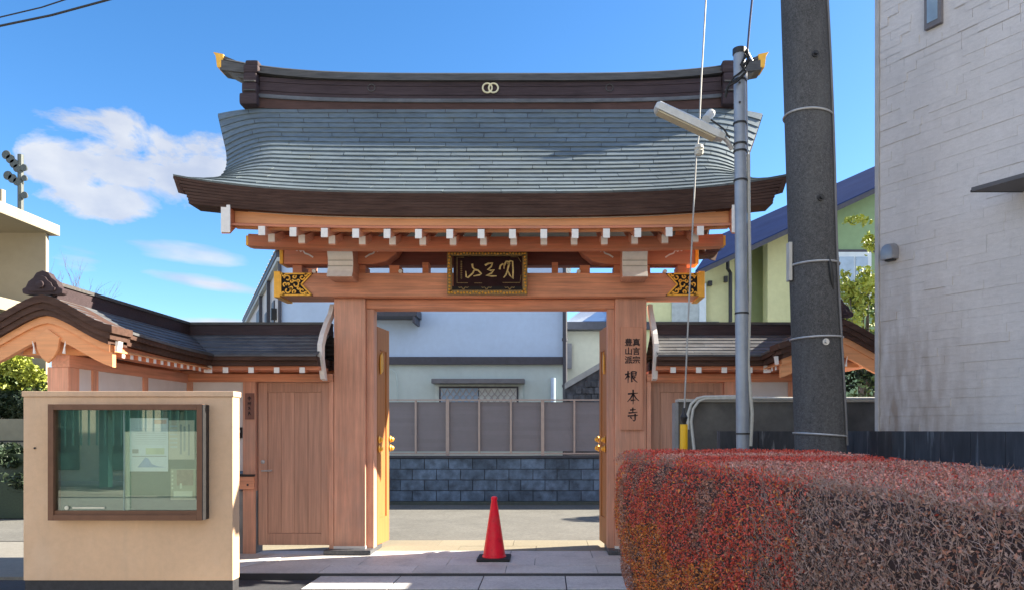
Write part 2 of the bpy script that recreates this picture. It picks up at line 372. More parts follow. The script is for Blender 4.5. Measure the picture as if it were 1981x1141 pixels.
# granite step in front
stp = MB().box(-2.18, 1.7, 6.49, 7.08, -.3, -.034).build('step', M('step_bed', (.06,.06,.07), .9)); struct(stp)
xs = [-2.17, -1.4, -.6, .18, .98, 1.7]
for a, b in zip(xs[:-1], xs[1:]):
    m_ = MB(); sh = .0
    m_.box(a+.005, b-.005, 6.495, 7.075, -.033, -.026+random.uniform(0, .002)); m_.build('step_slab', granite, stp, bevel=.004)
kb = MB().box(-4.6, 1.93, 7.075, 7.10, -.3, -.004).build('kerb', M('kerb_dark', (.05,.052,.06), .8)); struct(kb)
# pale granite strip at the foot of the left side door
b_ = MB().prism([(-3.25, 7.35), (-2.98, 8.12), (-2.80, 8.12), (-3.08, 7.35)], 'z', .0005, .004).build('paving_strip', M('pale_strip', (.62, .66, .70), .7, .05), pv)
for i in range(0): pass

# ================================================================== MAIN GATE
GX = -.625; YC = 8.40
gate = thing('temple_gate', (GX, 8.375, 0), 'wooden temple gate with two posts and a curved copper shingle roof', 'gate')
# --- posts
for x0 in (-2.365, .765):
    st = MB(); cx = x0+.175
    st.prism([(cx-.26, 0), (cx+.26, 0), (cx+.21, .085), (cx-.21, .085)], 'y', 8.08, 8.66)
    box('base_stone', stoneD, gate, cx-.26, cx+.26, 8.09, 8.67, 0, .055, bevel=.012)
    po = box('post', woodV, gate, x0, x0+.35, 8.2, 8.55, .055, 2.836, bevel=.012)
    box('post_shoe', whiteP, po, x0-.003, x0+.353, 8.197, 8.553, .056, .085)
# inner jambs and lintel
for sgn in (-1, 1):
    xa = GX+sgn*(1.39); xb = GX+sgn*(1.31)
    box('jamb', woodV, gate, xa, xb, 8.26, 8.42, .02, 2.73, bevel=.004)
box('lintel', woodX, gate, -2.014, .764, 8.24, 8.46, 2.732, 2.832, bevel=.005)
kab = box('crossbeam', woodX, gate, GX-2.29, GX+2.29, 8.09, 8.46, 2.838, 3.095, bevel=.01)
# --- gilded swallowtail caps
for sgn in (-1, 1):
    def X(d): return GX+sgn*d
    pl = MB().prism([(X(2.29), 2.842), (X(1.93), 2.842), (X(2.05), 2.965), (X(1.93), 3.09), (X(2.29), 3.09)], 'y', 8.078, 8.088)
    pl_o = pl.build('end_plate', blackL, kab)
    gb = MB(); o_ = (0, 8.077, 0)
    def rb(pts, w, taper=False): ribbon(gb, pts, w, o_, (1, 0, 0), (0, 0, 1), .009, taper=taper)
    rim = [(X(2.285), 2.85), (X(1.95), 2.85), (X(2.06), 2.965), (X(1.95), 3.082), (X(2.285), 3.082), (X(2.285), 2.85)]
    for a, b in zip(rim[:-1], rim[1:]): rb([a, b], .016)
    for cx, cz, rr, a0 in [(2.21, 3.03, .038, 0), (2.21, 2.90, .038, 2), (2.12, 2.965, .042, 1), (2.05, 3.04, .028, 3), (2.05, 2.895, .028, 4), (2.235, 2.965, .024, 5), (2.135, 3.05, .022, 2.5), (2.135, 2.885, .022, 5.5), (2.255, 3.065, .02, 1), (2.255, 2.87, .02, 4), (2.165, 3.0, .02, 2), (2.165, 2.925, .02, 5), (2.09, 3.0, .018, 0), (2.09, 2.925, .018, 3), (2.01, 3.065, .018, 1), (2.01, 2.872, .018, 4), (2.20, 2.965, .016, 0)]:
        pts = []
        for k in range(12):
            a = a0+k*.5; q = rr*(1-k*.055); pts.append((X(cx+q*math.cos(a)), cz+q*math.sin(a)))
        rb(pts, .014)
    gb.build('filigree', gold, pl_o)
    e = MB().box(min(X(2.292), X(2.36)), max(X(2.292), X(2.36)), 8.07, 8.48, 2.825, 3.11).build('end_cap', gold, kab, bevel=.006)
# --- upper arms, back beam
for sgn in (-1, 1):
    def X(d): return GX+sgn*d
    arm = MB().prism([(X(2.25), 3.185), (X(1.28), 3.185), (X(1.13), 3.215), (X(1.02), 3.30), (X(.95), 3.42), (X(2.25), 3.42)], 'y', 8.06, 8.26)
    arm = arm.build('upper_arm', woodR, gate, bevel=.006)
    box('arm_cap', gold, arm, X(2.252), X(2.29), 8.05, 8.27, 3.185, 3.40, bevel=.004)
    cv = MB()
    for base, fl in ((2.0, 1), (1.28, -1)):
        pts = [(X(base+fl*.10), 3.33), (X(base+fl*.085), 3.345), (X(base+fl*.06), 3.32), (X(base+fl*.035), 3.335), (X(base+fl*.015), 3.30), (X(base-fl*.03), 3.285), (X(base-fl*.075), 3.255)]
        ribbon(cv, pts, .016, (0, 8.059, 0), (1, 0, 0), (0, 0, 1), .008, taper=False)
        cv.tube([(X(base+fl*.10), 8.055, 3.333), (X(base+fl*.10), 8.045, 3.333)], .013, 8)
    cv.build('cloud_carving', whiteP, arm)
    for d, w, h in ((2.12, .10, .0), (1.57, .40, 0), (1.05, .11, 0)):
        box('bearing_block', woodR, gate, X(d-w/2), X(d+w/2), 8.12, 8.34, 3.097, 3.183)
    for d in (1.93, .98):
        MB().tube([(X(d), 8.10, 3.115), (X(d), 8.16, 3.115)], .022, 10).build('scroll_end', whiteP, gate, smooth=True)
for d in (-.72, .72, -.35, .35):
    box('bearing_block', woodR, gate, GX+d-.035, GX+d+.035, 8.2, 8.36, 3.097, 3.234)
box('tie_beam', M('wood_shadowed_red', (.20, .06, .045), .6, .2, 3, (.7, 14, 14)), gate, GX-2.3, GX+2.3, 8.34, 8.50, 3.235, 3.47)  # shadow on this rear beam is put into its darker colour
# --- bracket noses
for cx in (GX-1.565, GX+1.565):
    x0, x1 = cx-.13, cx+.13
    prof = [(8.5, 2.99), (7.84, 2.99), (7.80, 3.0), (7.84, 3.06), (7.855, 3.13), (7.85, 3.2), (7.82, 3.27), (7.80, 3.31), (7.86, 3.34), (8.5, 3.34)]
    nb = MB().prism(prof, 'x', x0, x1).build('bracket_nose', woodY, gate, bevel=.004)
    fr = [(7.84, 2.995), (7.792, 2.998), (7.83, 3.06), (7.845, 3.13), (7.84, 3.2), (7.81, 3.27), (7.79, 3.312), (7.85, 3.342)]
    fc = MB()
    fc.grid(lambda u, v: (x0-.004+u*(x1-x0+.008), fr[min(int(v*7+.001), 7)][0]-.003, fr[min(int(v*7+.001), 7)][1]), 1, 7, (0, .006, 0))
    fc = fc.build('nose_face', creamP if 0 else whiteP, nb)
    gr = MB()
    for z in (3.11, 3.17, 3.265): gr.box(x0, x1, 7.80 if z > 3.2 else 7.828, 7.85, z, z+.005)
    gr.build('groove', M('groove_grey', (.33, .31, .28), .7), nb)
# --- purlin, rafters
pur = MB()
pur.grid(lambda u, v: (GX-2.45+4.9*u, 7.60, 3.24+.012*v+.11*v+.03*abs(2*u-1)**4), 20, 1, (0, .14, 0))
pur = pur.build('eave_purlin', woodR, gate)
for s_ in (-1, 1): box('purlin_cap', gold, pur, GX+s_*2.452, GX+s_*2.475, 7.605, 7.735, 3.275, 3.375)
def bar(y0, z0, y1, z1, x, w, h):
    mb = MB(); mb.add([(x-w/2,y0,z0-h/2),(x+w/2,y0,z0-h/2),(x+w/2,y0,z0+h/2),(x-w/2,y0,z0+h/2),
                       (x-w/2,y1,z1-h/2),(x+w/2,y1,z1-h/2),(x+w/2,y1,z1+h/2),(x-w/2,y1,z1+h/2)],
                      [(0,1,2,3),(4,7,6,5),(0,4,5,1),(1,5,6,2),(2,6,7,3),(3,7,4,0)])
    return mb
for k in range(15):
    x = GX+(k-7)*.30+(-.0)
    up = .03*abs((k-7)/7)**3
    a = bar(7.06, 3.246+up, 8.3, 3.72+up, x, .062, .085).build('flying_rafter', woodY, gate)
    bar(7.052, 3.246+up, 7.059, 3.246+up, x, .064, .087).build('rafter_end', whiteP, a)
    b = bar(7.31, 3.235+up, 8.3, 3.66+up, x, .062, .085).build('rafter', woodY, gate)
    bar(7.302, 3.245+up, 7.309, 3.245+up, x, .064, .08).build('rafter_end', whiteP, b)
# soffit boards above rafters
MB().grid(lambda u, v: (GX-2.42+4.84*u, 7.08+1.3*v, 3.305+.48*v+.03*abs(2*u-1)**3), 12, 2, (0, 0, .02)).build('soffit', woodR, gate)
# --- roof surface
P0, P1, P2 = (7.05, 3.632), (7.725, 4.159), (8.22, 4.95)
def prof(t):
    a, b, c = (1-t)**2, 2*t*(1-t), t*t
    return a*P0[0]+b*P1[0]+c*P2[0], a*P0[1]+b*P1[1]+c*P2[1]
XE = [(0, 2.92), (.12, 2.76), (.3, 2.68), (.5, 2.70), (.7, 2.80), (.88, 2.94), (1, 3.04)]
def lerp_tab(tab, t):
    for (a, va), (b, vb) in zip(tab[:-1], tab[1:]):
        if t <= b: 
            k = (t-a)/(b-a); return va+(vb-va)*k
    return tab[-1][1]
def xe(t): return sum(lerp_tab(XE, min(1, max(0, t+d))) for d in (-.05, 0, .05))/3 if .05 < t < .95 else lerp_tab(XE, t)
def surf(w, t, off=0, back=False):
    y, z = prof(t); e = xe(t); aw = abs(w)
    z += .15*(aw/2.92)**3.5*(1-t)**1.6
    y -= .05*(aw/2.92)**4*(1-t)
    k = max(0, (aw-(e-.52))/.52); z -= (.62*t*(1-t)+.06*t)*k*k
    # lift along the normal
    y2, z2 = prof(min(1, t+.01)); y1, z1 = prof(max(0, t-.01)); d = Vector((y2-y1, z2-z1)).normalized()
    y += -d.y*off; z += d.x*off
    if back: y = 2*YC-y
    return (GX+w, y, z)
# arc-length table
tt = [i/200 for i in range(201)]; acc_ = [0]
for a, b in zip(tt[:-1], tt[1:]):
    p, q = prof(a), prof(b); acc_.append(acc_[-1]+math.hypot(q[0]-p[0], q[1]-p[1]))
def t_of(s):
    s *= acc_[-1]
    for i in range(200):
        if acc_[i+1] >= s: return tt[i]+(s-acc_[i])/(acc_[i+1]-acc_[i])/200
    return 1
NR = 19
base = MB().grid(lambda u, v: surf((2*u-1)*(xe(v)-.012), v, -.006), 40, 24, (0, .03, -.05)).build('roof_deck', fascD, gate, smooth=True)
for back in (False, True):
    if back:
        MB().grid(lambda u, v: surf((2*u-1)*xe(v), v, 0, True), 40, 24, (0, -.02, -.03)).build('back_roof', shing, gate, smooth=True)
        continue
    for i in range(NR):
        t0, t1 = t_of(i/NR), t_of(min(1, (i+1.12)/NR))
        e0 = xe(t0); cuts = [-1.0]; x = -e0+random.uniform(.28, .42)+(.27 if i % 2 else 0)
        while x < e0-.2:
            cuts.append(x/e0); x += .545+random.uniform(-.015, .015)
        cuts.append(1.0)
        for a, b in zip(cuts[:-1], cuts[1:]):
            ga = .0028/e0
            n = 2 if (abs(a) < .7 and abs(b) < .7) else 7
            lift = random.uniform(.017, .022); l1 = .004
            mb = MB(); vs = []; fs = []
            for j in range(n+1):
                u = a+ga+(b-a-2*ga)*j/n
                vs += [surf(u*xe(t0), t0, -.004), surf(u*xe(t0), t0, lift), surf(u*xe(t1), t1, l1)]
            for j in range(n):
                o = j*3; fs += [(o, o+3, o+4, o+1), (o+1, o+4, o+5, o+2)]
            fs += [(0, 1, 2), (n*3, n*3+2, n*3+1)]
            mb.add(vs, fs); mb.build('shingle', shing, gate, recalc=False)
# --- eave fascia in four layers, stepping in
LAY = [(.026*i, .026*i+.0255, .0035*i, .135*(1-(1-i/7)**1.8)) for i in range(8)]
for back in (False, True):
    for (d0, d1, yin, xin) in (LAY if not back else LAY[:4]):
        def fs_(u, v):
            w = (2*u-1)*(2.92-xin); p = surf((2*u-1)*2.92, 0)
            y = p[1]+yin; z = p[2]-d0-(d1-d0)*v-.02*abs(2*u-1)**3*0
            z -= xin*.35*abs(2*u-1)**6
            if back: y = 2*YC-y
            return (GX+w, y, z)
        MB().grid(fs_, 36, 1, (0, (.25 if not back else -.25), 0)).build('eave_fascia', fascD, gate)
# verge (gable edge) thickness
for s_ in (-1, 1):
    for back in (False, True):
        MB().grid(lambda u, v: (lambda p: (p[0]-s_*.0-s_*.05*v, p[1], p[2]-.012-.15*v))(surf(s_*xe(u), u, 0, back)), 24, 2, (-s_*.03, 0, 0)).build('verge', fascD, gate, smooth=True)
        # barge board with white edge
        bb = MB().grid(lambda u, v: (lambda p: (GX+s_*2.40, p[1]+(.03 if not back else -.03), p[2]-.19-.27*v*(1-.25*u)))(surf(s_*2.40*1.0, u, 0, back)), 16, 1, (s_*.085, 0, 0)).build('barge_board', woodR, gate)
        if not back:
            p = surf(s_*2.4, 0)
            box('barge_end', whiteP, bb, GX+s_*2.398, GX+s_*2.487, p[1]+.018, p[1]+.029, p[2]-.45, p[2]-.185, bevel=.003)
    # gable infill
    pts = [surf(2.2, t/10)[1:] for t in range(1, 11)]
    poly = [(y, z-.22) for y, z in pts]+[(2*YC-y, z-.22) for y, z in pts[::-1]]
    MB().prism(poly, 'x', GX+s_*2.25, GX+s_*2.30).build('gable_board', woodR, gate)
# batten and eave board
def eb(u, z0, z1, y):
    pass
MB().grid(lambda u, v: (GX+(2*u-1)*2.42, 7.135, 3.432-.018*v+.085*abs(2*u-1)**3), 30, 1, (0, .05, 0)).build('batten', creamP, gate)
MB().grid(lambda u, v: (GX+(2*u-1)*2.395, 7.15, 3.414-.115*v+(.085-.05*v)*abs(2*u-1)**3), 30, 1, (0, .06, 0)).build('eave_board', woodO, gate)
# --- ridge
def rz(w, p=4, a=.06): return a*(abs(w)/2.6)**p
def ridge_layer(name, mat, half, y0, y1, z0, z1, f, parent=gate, n=30):
    return MB().grid(lambda u, v: (GX+(2*u-1)*half, y0, z0+(z1-z0)*v+f((2*u-1)*half)), n, 1, (0, y1-y0, 0)).build(name, mat, parent)
ridge_layer('ridge_base', ridgeB, 2.62, 8.20, 8.60, 4.90, 5.005, lambda w: rz(w))
ridge_layer('ridge_moulding', capM, 2.62, 8.185, 8.615, 5.005, 5.012, lambda w: rz(w))
ridge_layer('ridge_moulding', shingW, 2.60, 8.215, 8.585, 5.013, 5.06, lambda w: rz(w))
for k in range(4):
    ridge_layer('ridge_course', ridgeM, 2.58, 8.245-(k % 2)*.006, 8.555+(k % 2)*.006, 5.061+k*.05, 5.109+k*.05, lambda w: rz(w))
ridge_layer('ridge_moulding', whiteP if 0 else capM, 2.58, 8.205, 8.595, 5.262, 5.280, lambda w: rz(w)+.03*(abs(w)/2.6)**5)
capz = lambda w: .20*(abs(w)/3.09)**4.2
mb = MB()
def capf(u, v):
    w = (2*u-1)*3.05; a = math.pi*v; k = 1-.35*(abs(w)/3.05)**4
    return (GX+w, YC-.16*math.cos(a)*k, 5.35+.04*math.sin(a)+capz(w)+.01*(abs(w)/3)**4)
mb.grid(capf, 50, 8)
mb.grid(lambda u, v: (GX+(2*u-1)*3.05, YC+(2*v-1)*.16*(1-.35*abs(2*u-1)**4), 5.285-.05*abs(2*u-1)**6+capz((2*u-1)*3.05)), 50, 1)
mb.grid(lambda u, v: (GX+(2*u-1)*3.05, YC-.16*(1-.35*abs(2*u-1)**4), 5.35-(.065+.05*abs(2*u-1)**6)*v+capz((2*u-1)*3.05)), 50, 1)
mb.build('ridge_cap', capM, gate, smooth=True, recalc=False)
for s_ in (-1, 1):
    # horn tip, gilded
    pts = [(GX+s_*2.93, 5.42+.0), (GX+s_*3.05, 5.50), (GX+s_*3.09, 5.52)]
    hb = MB().prism([(GX+s_*3.01, 5.435), (GX+s_*3.085, 5.455), (GX+s_*3.10, 5.58), (GX+s_*3.13, 5.625), (GX+s_*3.01, 5.60)], 'y', YC-.105, YC+.105).build('horn_tip', gold, gate, bevel=.008)
    MB().prism([(GX+s_*2.6, 5.29), (GX+s_*2.85, 5.345), (GX+s_*3.009, 5.43), (GX+s_*3.009, 5.585), (GX+s_*2.8, 5.50), (GX+s_*2.6, 5.45)], 'y', YC-.095, YC+.095).build('horn', capM, gate)
    orn = MB()
    for (z0, z1, w, d) in [(4.90, 5.03, .20, .56), (5.03, 5.16, .17, .50), (5.165, 5.28, .15, .46), (5.285, 5.375, .17, .42), (5.375, 5.44, .15, .36)]:
        cx = GX+s_*2.665
        orn.box(cx-w/2, cx+w/2, YC-d/2, YC+d/2, z0+.06, z1+.06)
    orn.build('ridge_ornament', ridgeM, gate, bevel=.028, smooth=True)
    for z in (5.22, 5.12): MB().tube([(GX+s_*2.59, YC-.265, z), (GX+s_*2.72, YC-.265, z)], .009, 6).build('ornament_band', capM, gate)
# emblem
em = MB()
for dx in (-.034, .034):
    em.tube([(GX+dx+.052*math.cos(a*math.pi/12), 8.228, 5.185+.052*math.sin(a*math.pi/12)) for a in range(25)], .0105, 6, False)
em.build('emblem', M('pale_gold', (.78, .70, .45), .4, .1, 20, metal=.3), gate, smooth=True)
for dx in (-1.33, 1.33):
    e = MB()
    e.tube([(GX+dx+.04*math.cos(a*math.pi/6), 8.234, 5.19+.04*math.sin(a*math.pi/6)) for a in range(13)], .005, 5, False)
    e.build('crest', capM, gate, smooth=True)
# --- folded door leaves
for s_ in (-1, 1):
    xa, xb = GX+s_*1.325, GX+s_*1.275
    def leafp(u, th): # u along, th across
        return (xa+(xb-xa)*u+s_*th, 8.44+.40*u)
    (ax, ay), (bx, by) = leafp(0, 0), leafp(1, 0)
    lf = MB(); T = .055
    lf.add([(ax, ay, .06), (bx, by, .06), (bx+s_*T, by, .06), (ax+s_*T, ay, .06), (ax, ay, 2.56), (bx, by, 2.56), (bx+s_*T, by, 2.56), (ax+s_*T, ay, 2.56)],
           [(0,1,2,3),(4,5,6,7),(0,1,5,4),(1,2,6,5),(2,3,7,6),(3,0,4,7)])
    lf = lf.build('door_leaf', woodL, gate, bevel=.004)
    def strip(u0, u1, z0, z1, nm='door_stile', th=.014, m=woodL):
        (p, q), (r, s2) = leafp(u0, 0), leafp(u1, 0)
        MB().add([(p, q, z0), (r, s2, z0), (r, s2, z1), (p, q, z1), (p-s_*th, q, z0), (r-s_*th, s2, z0), (r-s_*th, s2, z1), (p-s_*th, q, z1)],
                 [(0,1,2,3),(4,5,6,7),(0,1,5,4),(1,2,6,5),(2,3,7,6),(3,0,4,7)]).build(nm, m, lf)
    strip(0, .22, .06, 2.56); strip(.78, 1, .06, 2.56)
    strip(.22, .78, .06, .36, 'door_rail'); strip(.22, .78, 2.3, 2.56, 'door_rail')
    for u in (.12, 1.0):
        for z in (1.265, 1.16):
            (p, q) = leafp(u, 0)
            if u == 1.0: p, q = p-s_*.004, q+.03
            MB().lathe([(.038, 0), (.045, .01), (.03, .02), (.03, .035), (.016, .048), (.002, .052)], (p-s_*.014, q, z), 14, 'x').build('boss', gold, lf, smooth=True) if s_ < 0 else \
            MB().lathe([(.038, 0), (.045, -.01), (.03, -.02), (.03, -.035), (.016, -.048), (.002, -.052)], (p+.0-.014, q, z), 14, 'x').build('boss', gold, lf, smooth=True)
            for da in range(3): pass
    # long gilded plate
    (p, q) = leafp(.32, 0); pts = [(q-.055, 2.02), (q+.055, 2.06), (q+.07, 2.15), (q+.055, 2.24), (q-.0, 2.28), (q-.055, 2.24), (q-.07, 2.13)]
    MB().prism(pts, 'x', p-s_*.014, p-s_*.026).build('hinge_plate', goldD if 0 else gold, lf)

# ================================================================== PLAQUE AND NAME BOARDS
plq = thing('name_plaque', (GX-.01, 7.97, 2.84), 'gilt framed dark plaque with gold brush characters above the opening', 'plaque')
def PQ(cx, cy): # crop pixels of the lettering -> metres on the plaque face
    return (GX-.012+(cx-880)/9.51/179.4, 2.84+.225-(cy-565)/9.51/179.4+.0)
bd = MB().box(GX-.38, GX+.36, 7.965, 7.985, 2.885, 3.255).build('board', maroon, plq)
fr = MB(); x0, x1, z0, z1 = GX-.445, GX+.42, 2.83, 3.29
fw = .055
def frame_bar(pts, mat=goldD, nm='frame_bar'):
    MB().prism(pts, 'y', 7.935, 7.99).build(nm, mat, plq, bevel=.006)
frame_bar([(x0, z1), (x1, z1), (x1-fw, z1-fw*.8), (x0+fw, z1-fw*.8)]); frame_bar([(x0, z0), (x1, z0), (x1-fw, z0+fw*.9), (x0+fw, z0+fw*.9)])
frame_bar([(x0, z0+.002), (x0, z1-.002), (x0+fw-.002, z1-fw), (x0+fw-.002, z0+fw)]); frame_bar([(x1, z0+.002), (x1, z1-.002), (x1-fw+.002, z1-fw), (x1-fw+.002, z0+fw)])
sl = MB()
sl.box(x0+.055, x1-.055, 7.95, 7.966, z0+.045, z0+.09)
sl.build('lower_panel', blackL, plq)
orn = MB()
random.seed(3)
for k in range(26):
    u = k/25; x = x0+.02+(x1-x0-.04)*u
    orn.lathe([(.001, -.012), (.009, -.006), (.011, 0)], (x, 7.934, z1-.022+random.uniform(-.006, .006)), 7, 'y')
    orn.lathe([(.001, -.014), (.011, -.007), (.013, 0)], (x, 7.934, z0+.022+random.uniform(-.008, .008)), 7, 'y')
for k in range(13):
    z = z0+.02+(z1-z0-.04)*k/12
    for x in (x0+.024, x1-.024): orn.lathe([(.001, -.014), (.011, -.007), (.013, 0)], (x+random.uniform(-.006, .006), 7.934, z), 7, 'y')
orn.build('carved_boss', gold, plq)
sc = MB()
for x in (-.26, -.01, .24):
    for s2 in (-1, 1):
        ribbon(sc, [(GX-.01+x, z0+.055), (GX-.01+x+s2*.02, z0+.08), (GX-.01+x+s2*.045, z0+.075), (GX-.01+x+s2*.055, z0+.085)], .009, (0, 7.949, 0), (1, 0, 0), (0, 0, 1), .004)
sc.build('scrollwork', goldD, plq)
ch = MB()
STK = [[(600,400),(610,465),(645,500),(610,570),(520,650),(490,635),(482,530)], [(645,505),(705,515),(770,580),(735,600),(625,622)],
       [(835,425),(900,390),(975,385),(950,450),(885,505),(940,520),(1005,505),(955,570),(860,612),(950,622),(1050,620)],
       [(1105,500),(1120,430),(1160,400),(1190,415),(1185,490)], [(1187,425),(1230,352),(1262,350),(1255,400)],
       [(1255,405),(1300,342),(1345,350),(1352,500),(1350,670),(1290,600),(1262,530)], [(1285,380),(1250,520),(1220,600),(1178,652)]]
for s2 in STK: ribbon(ch, [PQ(a, b) for a, b in s2], .019, (0, 7.964, 0), (1, 0, 0), (0, 0, 1), .006)
ch.build('gold_lettering', M('lettering_gold', (.58, .44, .19), .45, .3, 60, metal=.4), plq)
sm = MB()
for y in range(350, 665, 34):
    ribbon(sm, [PQ(382, y), PQ(418, y+4)], .0045, (0, 7.964, 0), (1, 0, 0), (0, 0, 1), .003, taper=False)
    ribbon(sm, [PQ(400, y-8), PQ(398, y+18)], .004, (0, 7.964, 0), (1, 0, 0), (0, 0, 1), .0035, taper=False)
for a in ([(320,745),(320,275),(450,275)], [(1300,270),(1440,270),(1500,360)], [(320,745),(520,745)], [(1160,740),(1480,740),(1500,600)], [(640,748),(780,748)]):
    ribbon(sm, [PQ(p, q) for p, q in a], .0055, (0, 7.9645, 0), (1, 0, 0), (0, 0, 1), .003, taper=False)
sm.build('fine_lettering', goldD, plq)
nbd = thing('name_board', (.947, 8.18, 1.37), 'vertical wooden temple name board with black characters on the right gate post', 'name board')
box('board', M('board_wood', (.66, .31, .19), .6, .1, 3, (14, 14, .7), .001), nbd, .822, 1.07, 8.170, 8.197, 1.375, 2.515, bevel=.004)
K1 = [[(4,32),(26,26),(45,24)], [(27,4),(28,50),(27,96)], [(27,34),(16,54),(3,68)], [(28,40),(43,54)], [(53,10),(90,9)], [(90,9),(87,42)], [(56,26),(86,25)], [(54,42),(87,41)], [(54,10),(55,90),(68,79)], [(84,50),(66,63)], [(60,46),(75,72),(99,92)]]
K2 = [[(10,31),(88,25)], [(50,3),(51,50),(50,97)], [(49,32),(30,60),(6,82)], [(52,32),(72,58),(96,76)], [(30,72),(70,69)]]
K3 = [[(25,19),(76,15)], [(50,2),(50,36)], [(12,39),(90,34)], [(5,60),(95,55)], [(70,44),(70,88),(60,95),(48,85)], [(28,67),(43,80)]]
wl = MB()
for K, px, py, w, h in ((K1, 1208, 717, 27, 50), (K2, 1212, 752, 25, 30), (K3, 1213, 787, 22, 28)):
    for s2 in K:
        pts = [((px+a/100*w*1.0-1057)/174.3, EYE+(832-(py+b/100*h*(1 if K is not K1 else .46)))/174.3) for a, b in s2]
        if K is K1: pts = [((1208+a/100*25-1057)/174.3, EYE+(832-(716+b/100*25))/174.3) for a, b in s2]
        ribbon(wl, pts, .0165, (0, 8.1695, 0), (1, 0, 0), (0, 0, 1), .002)
wl.build('brush_lettering', ink, nbd)
for i, c_ in enumerate('真言宗'): glyphs(c_, 'small_lettering', ink, nbd, *[at(1231, 662.5+i*17, 8.168)[k] for k in (0, 1, 2)], .088, .0018)
for i, c_ in enumerate('豊山派'): glyphs(c_, 'small_lettering', ink, nbd, *[at(1216, 662.5+i*17, 8.168)[k] for k in (0, 1, 2)], .088, .0018)

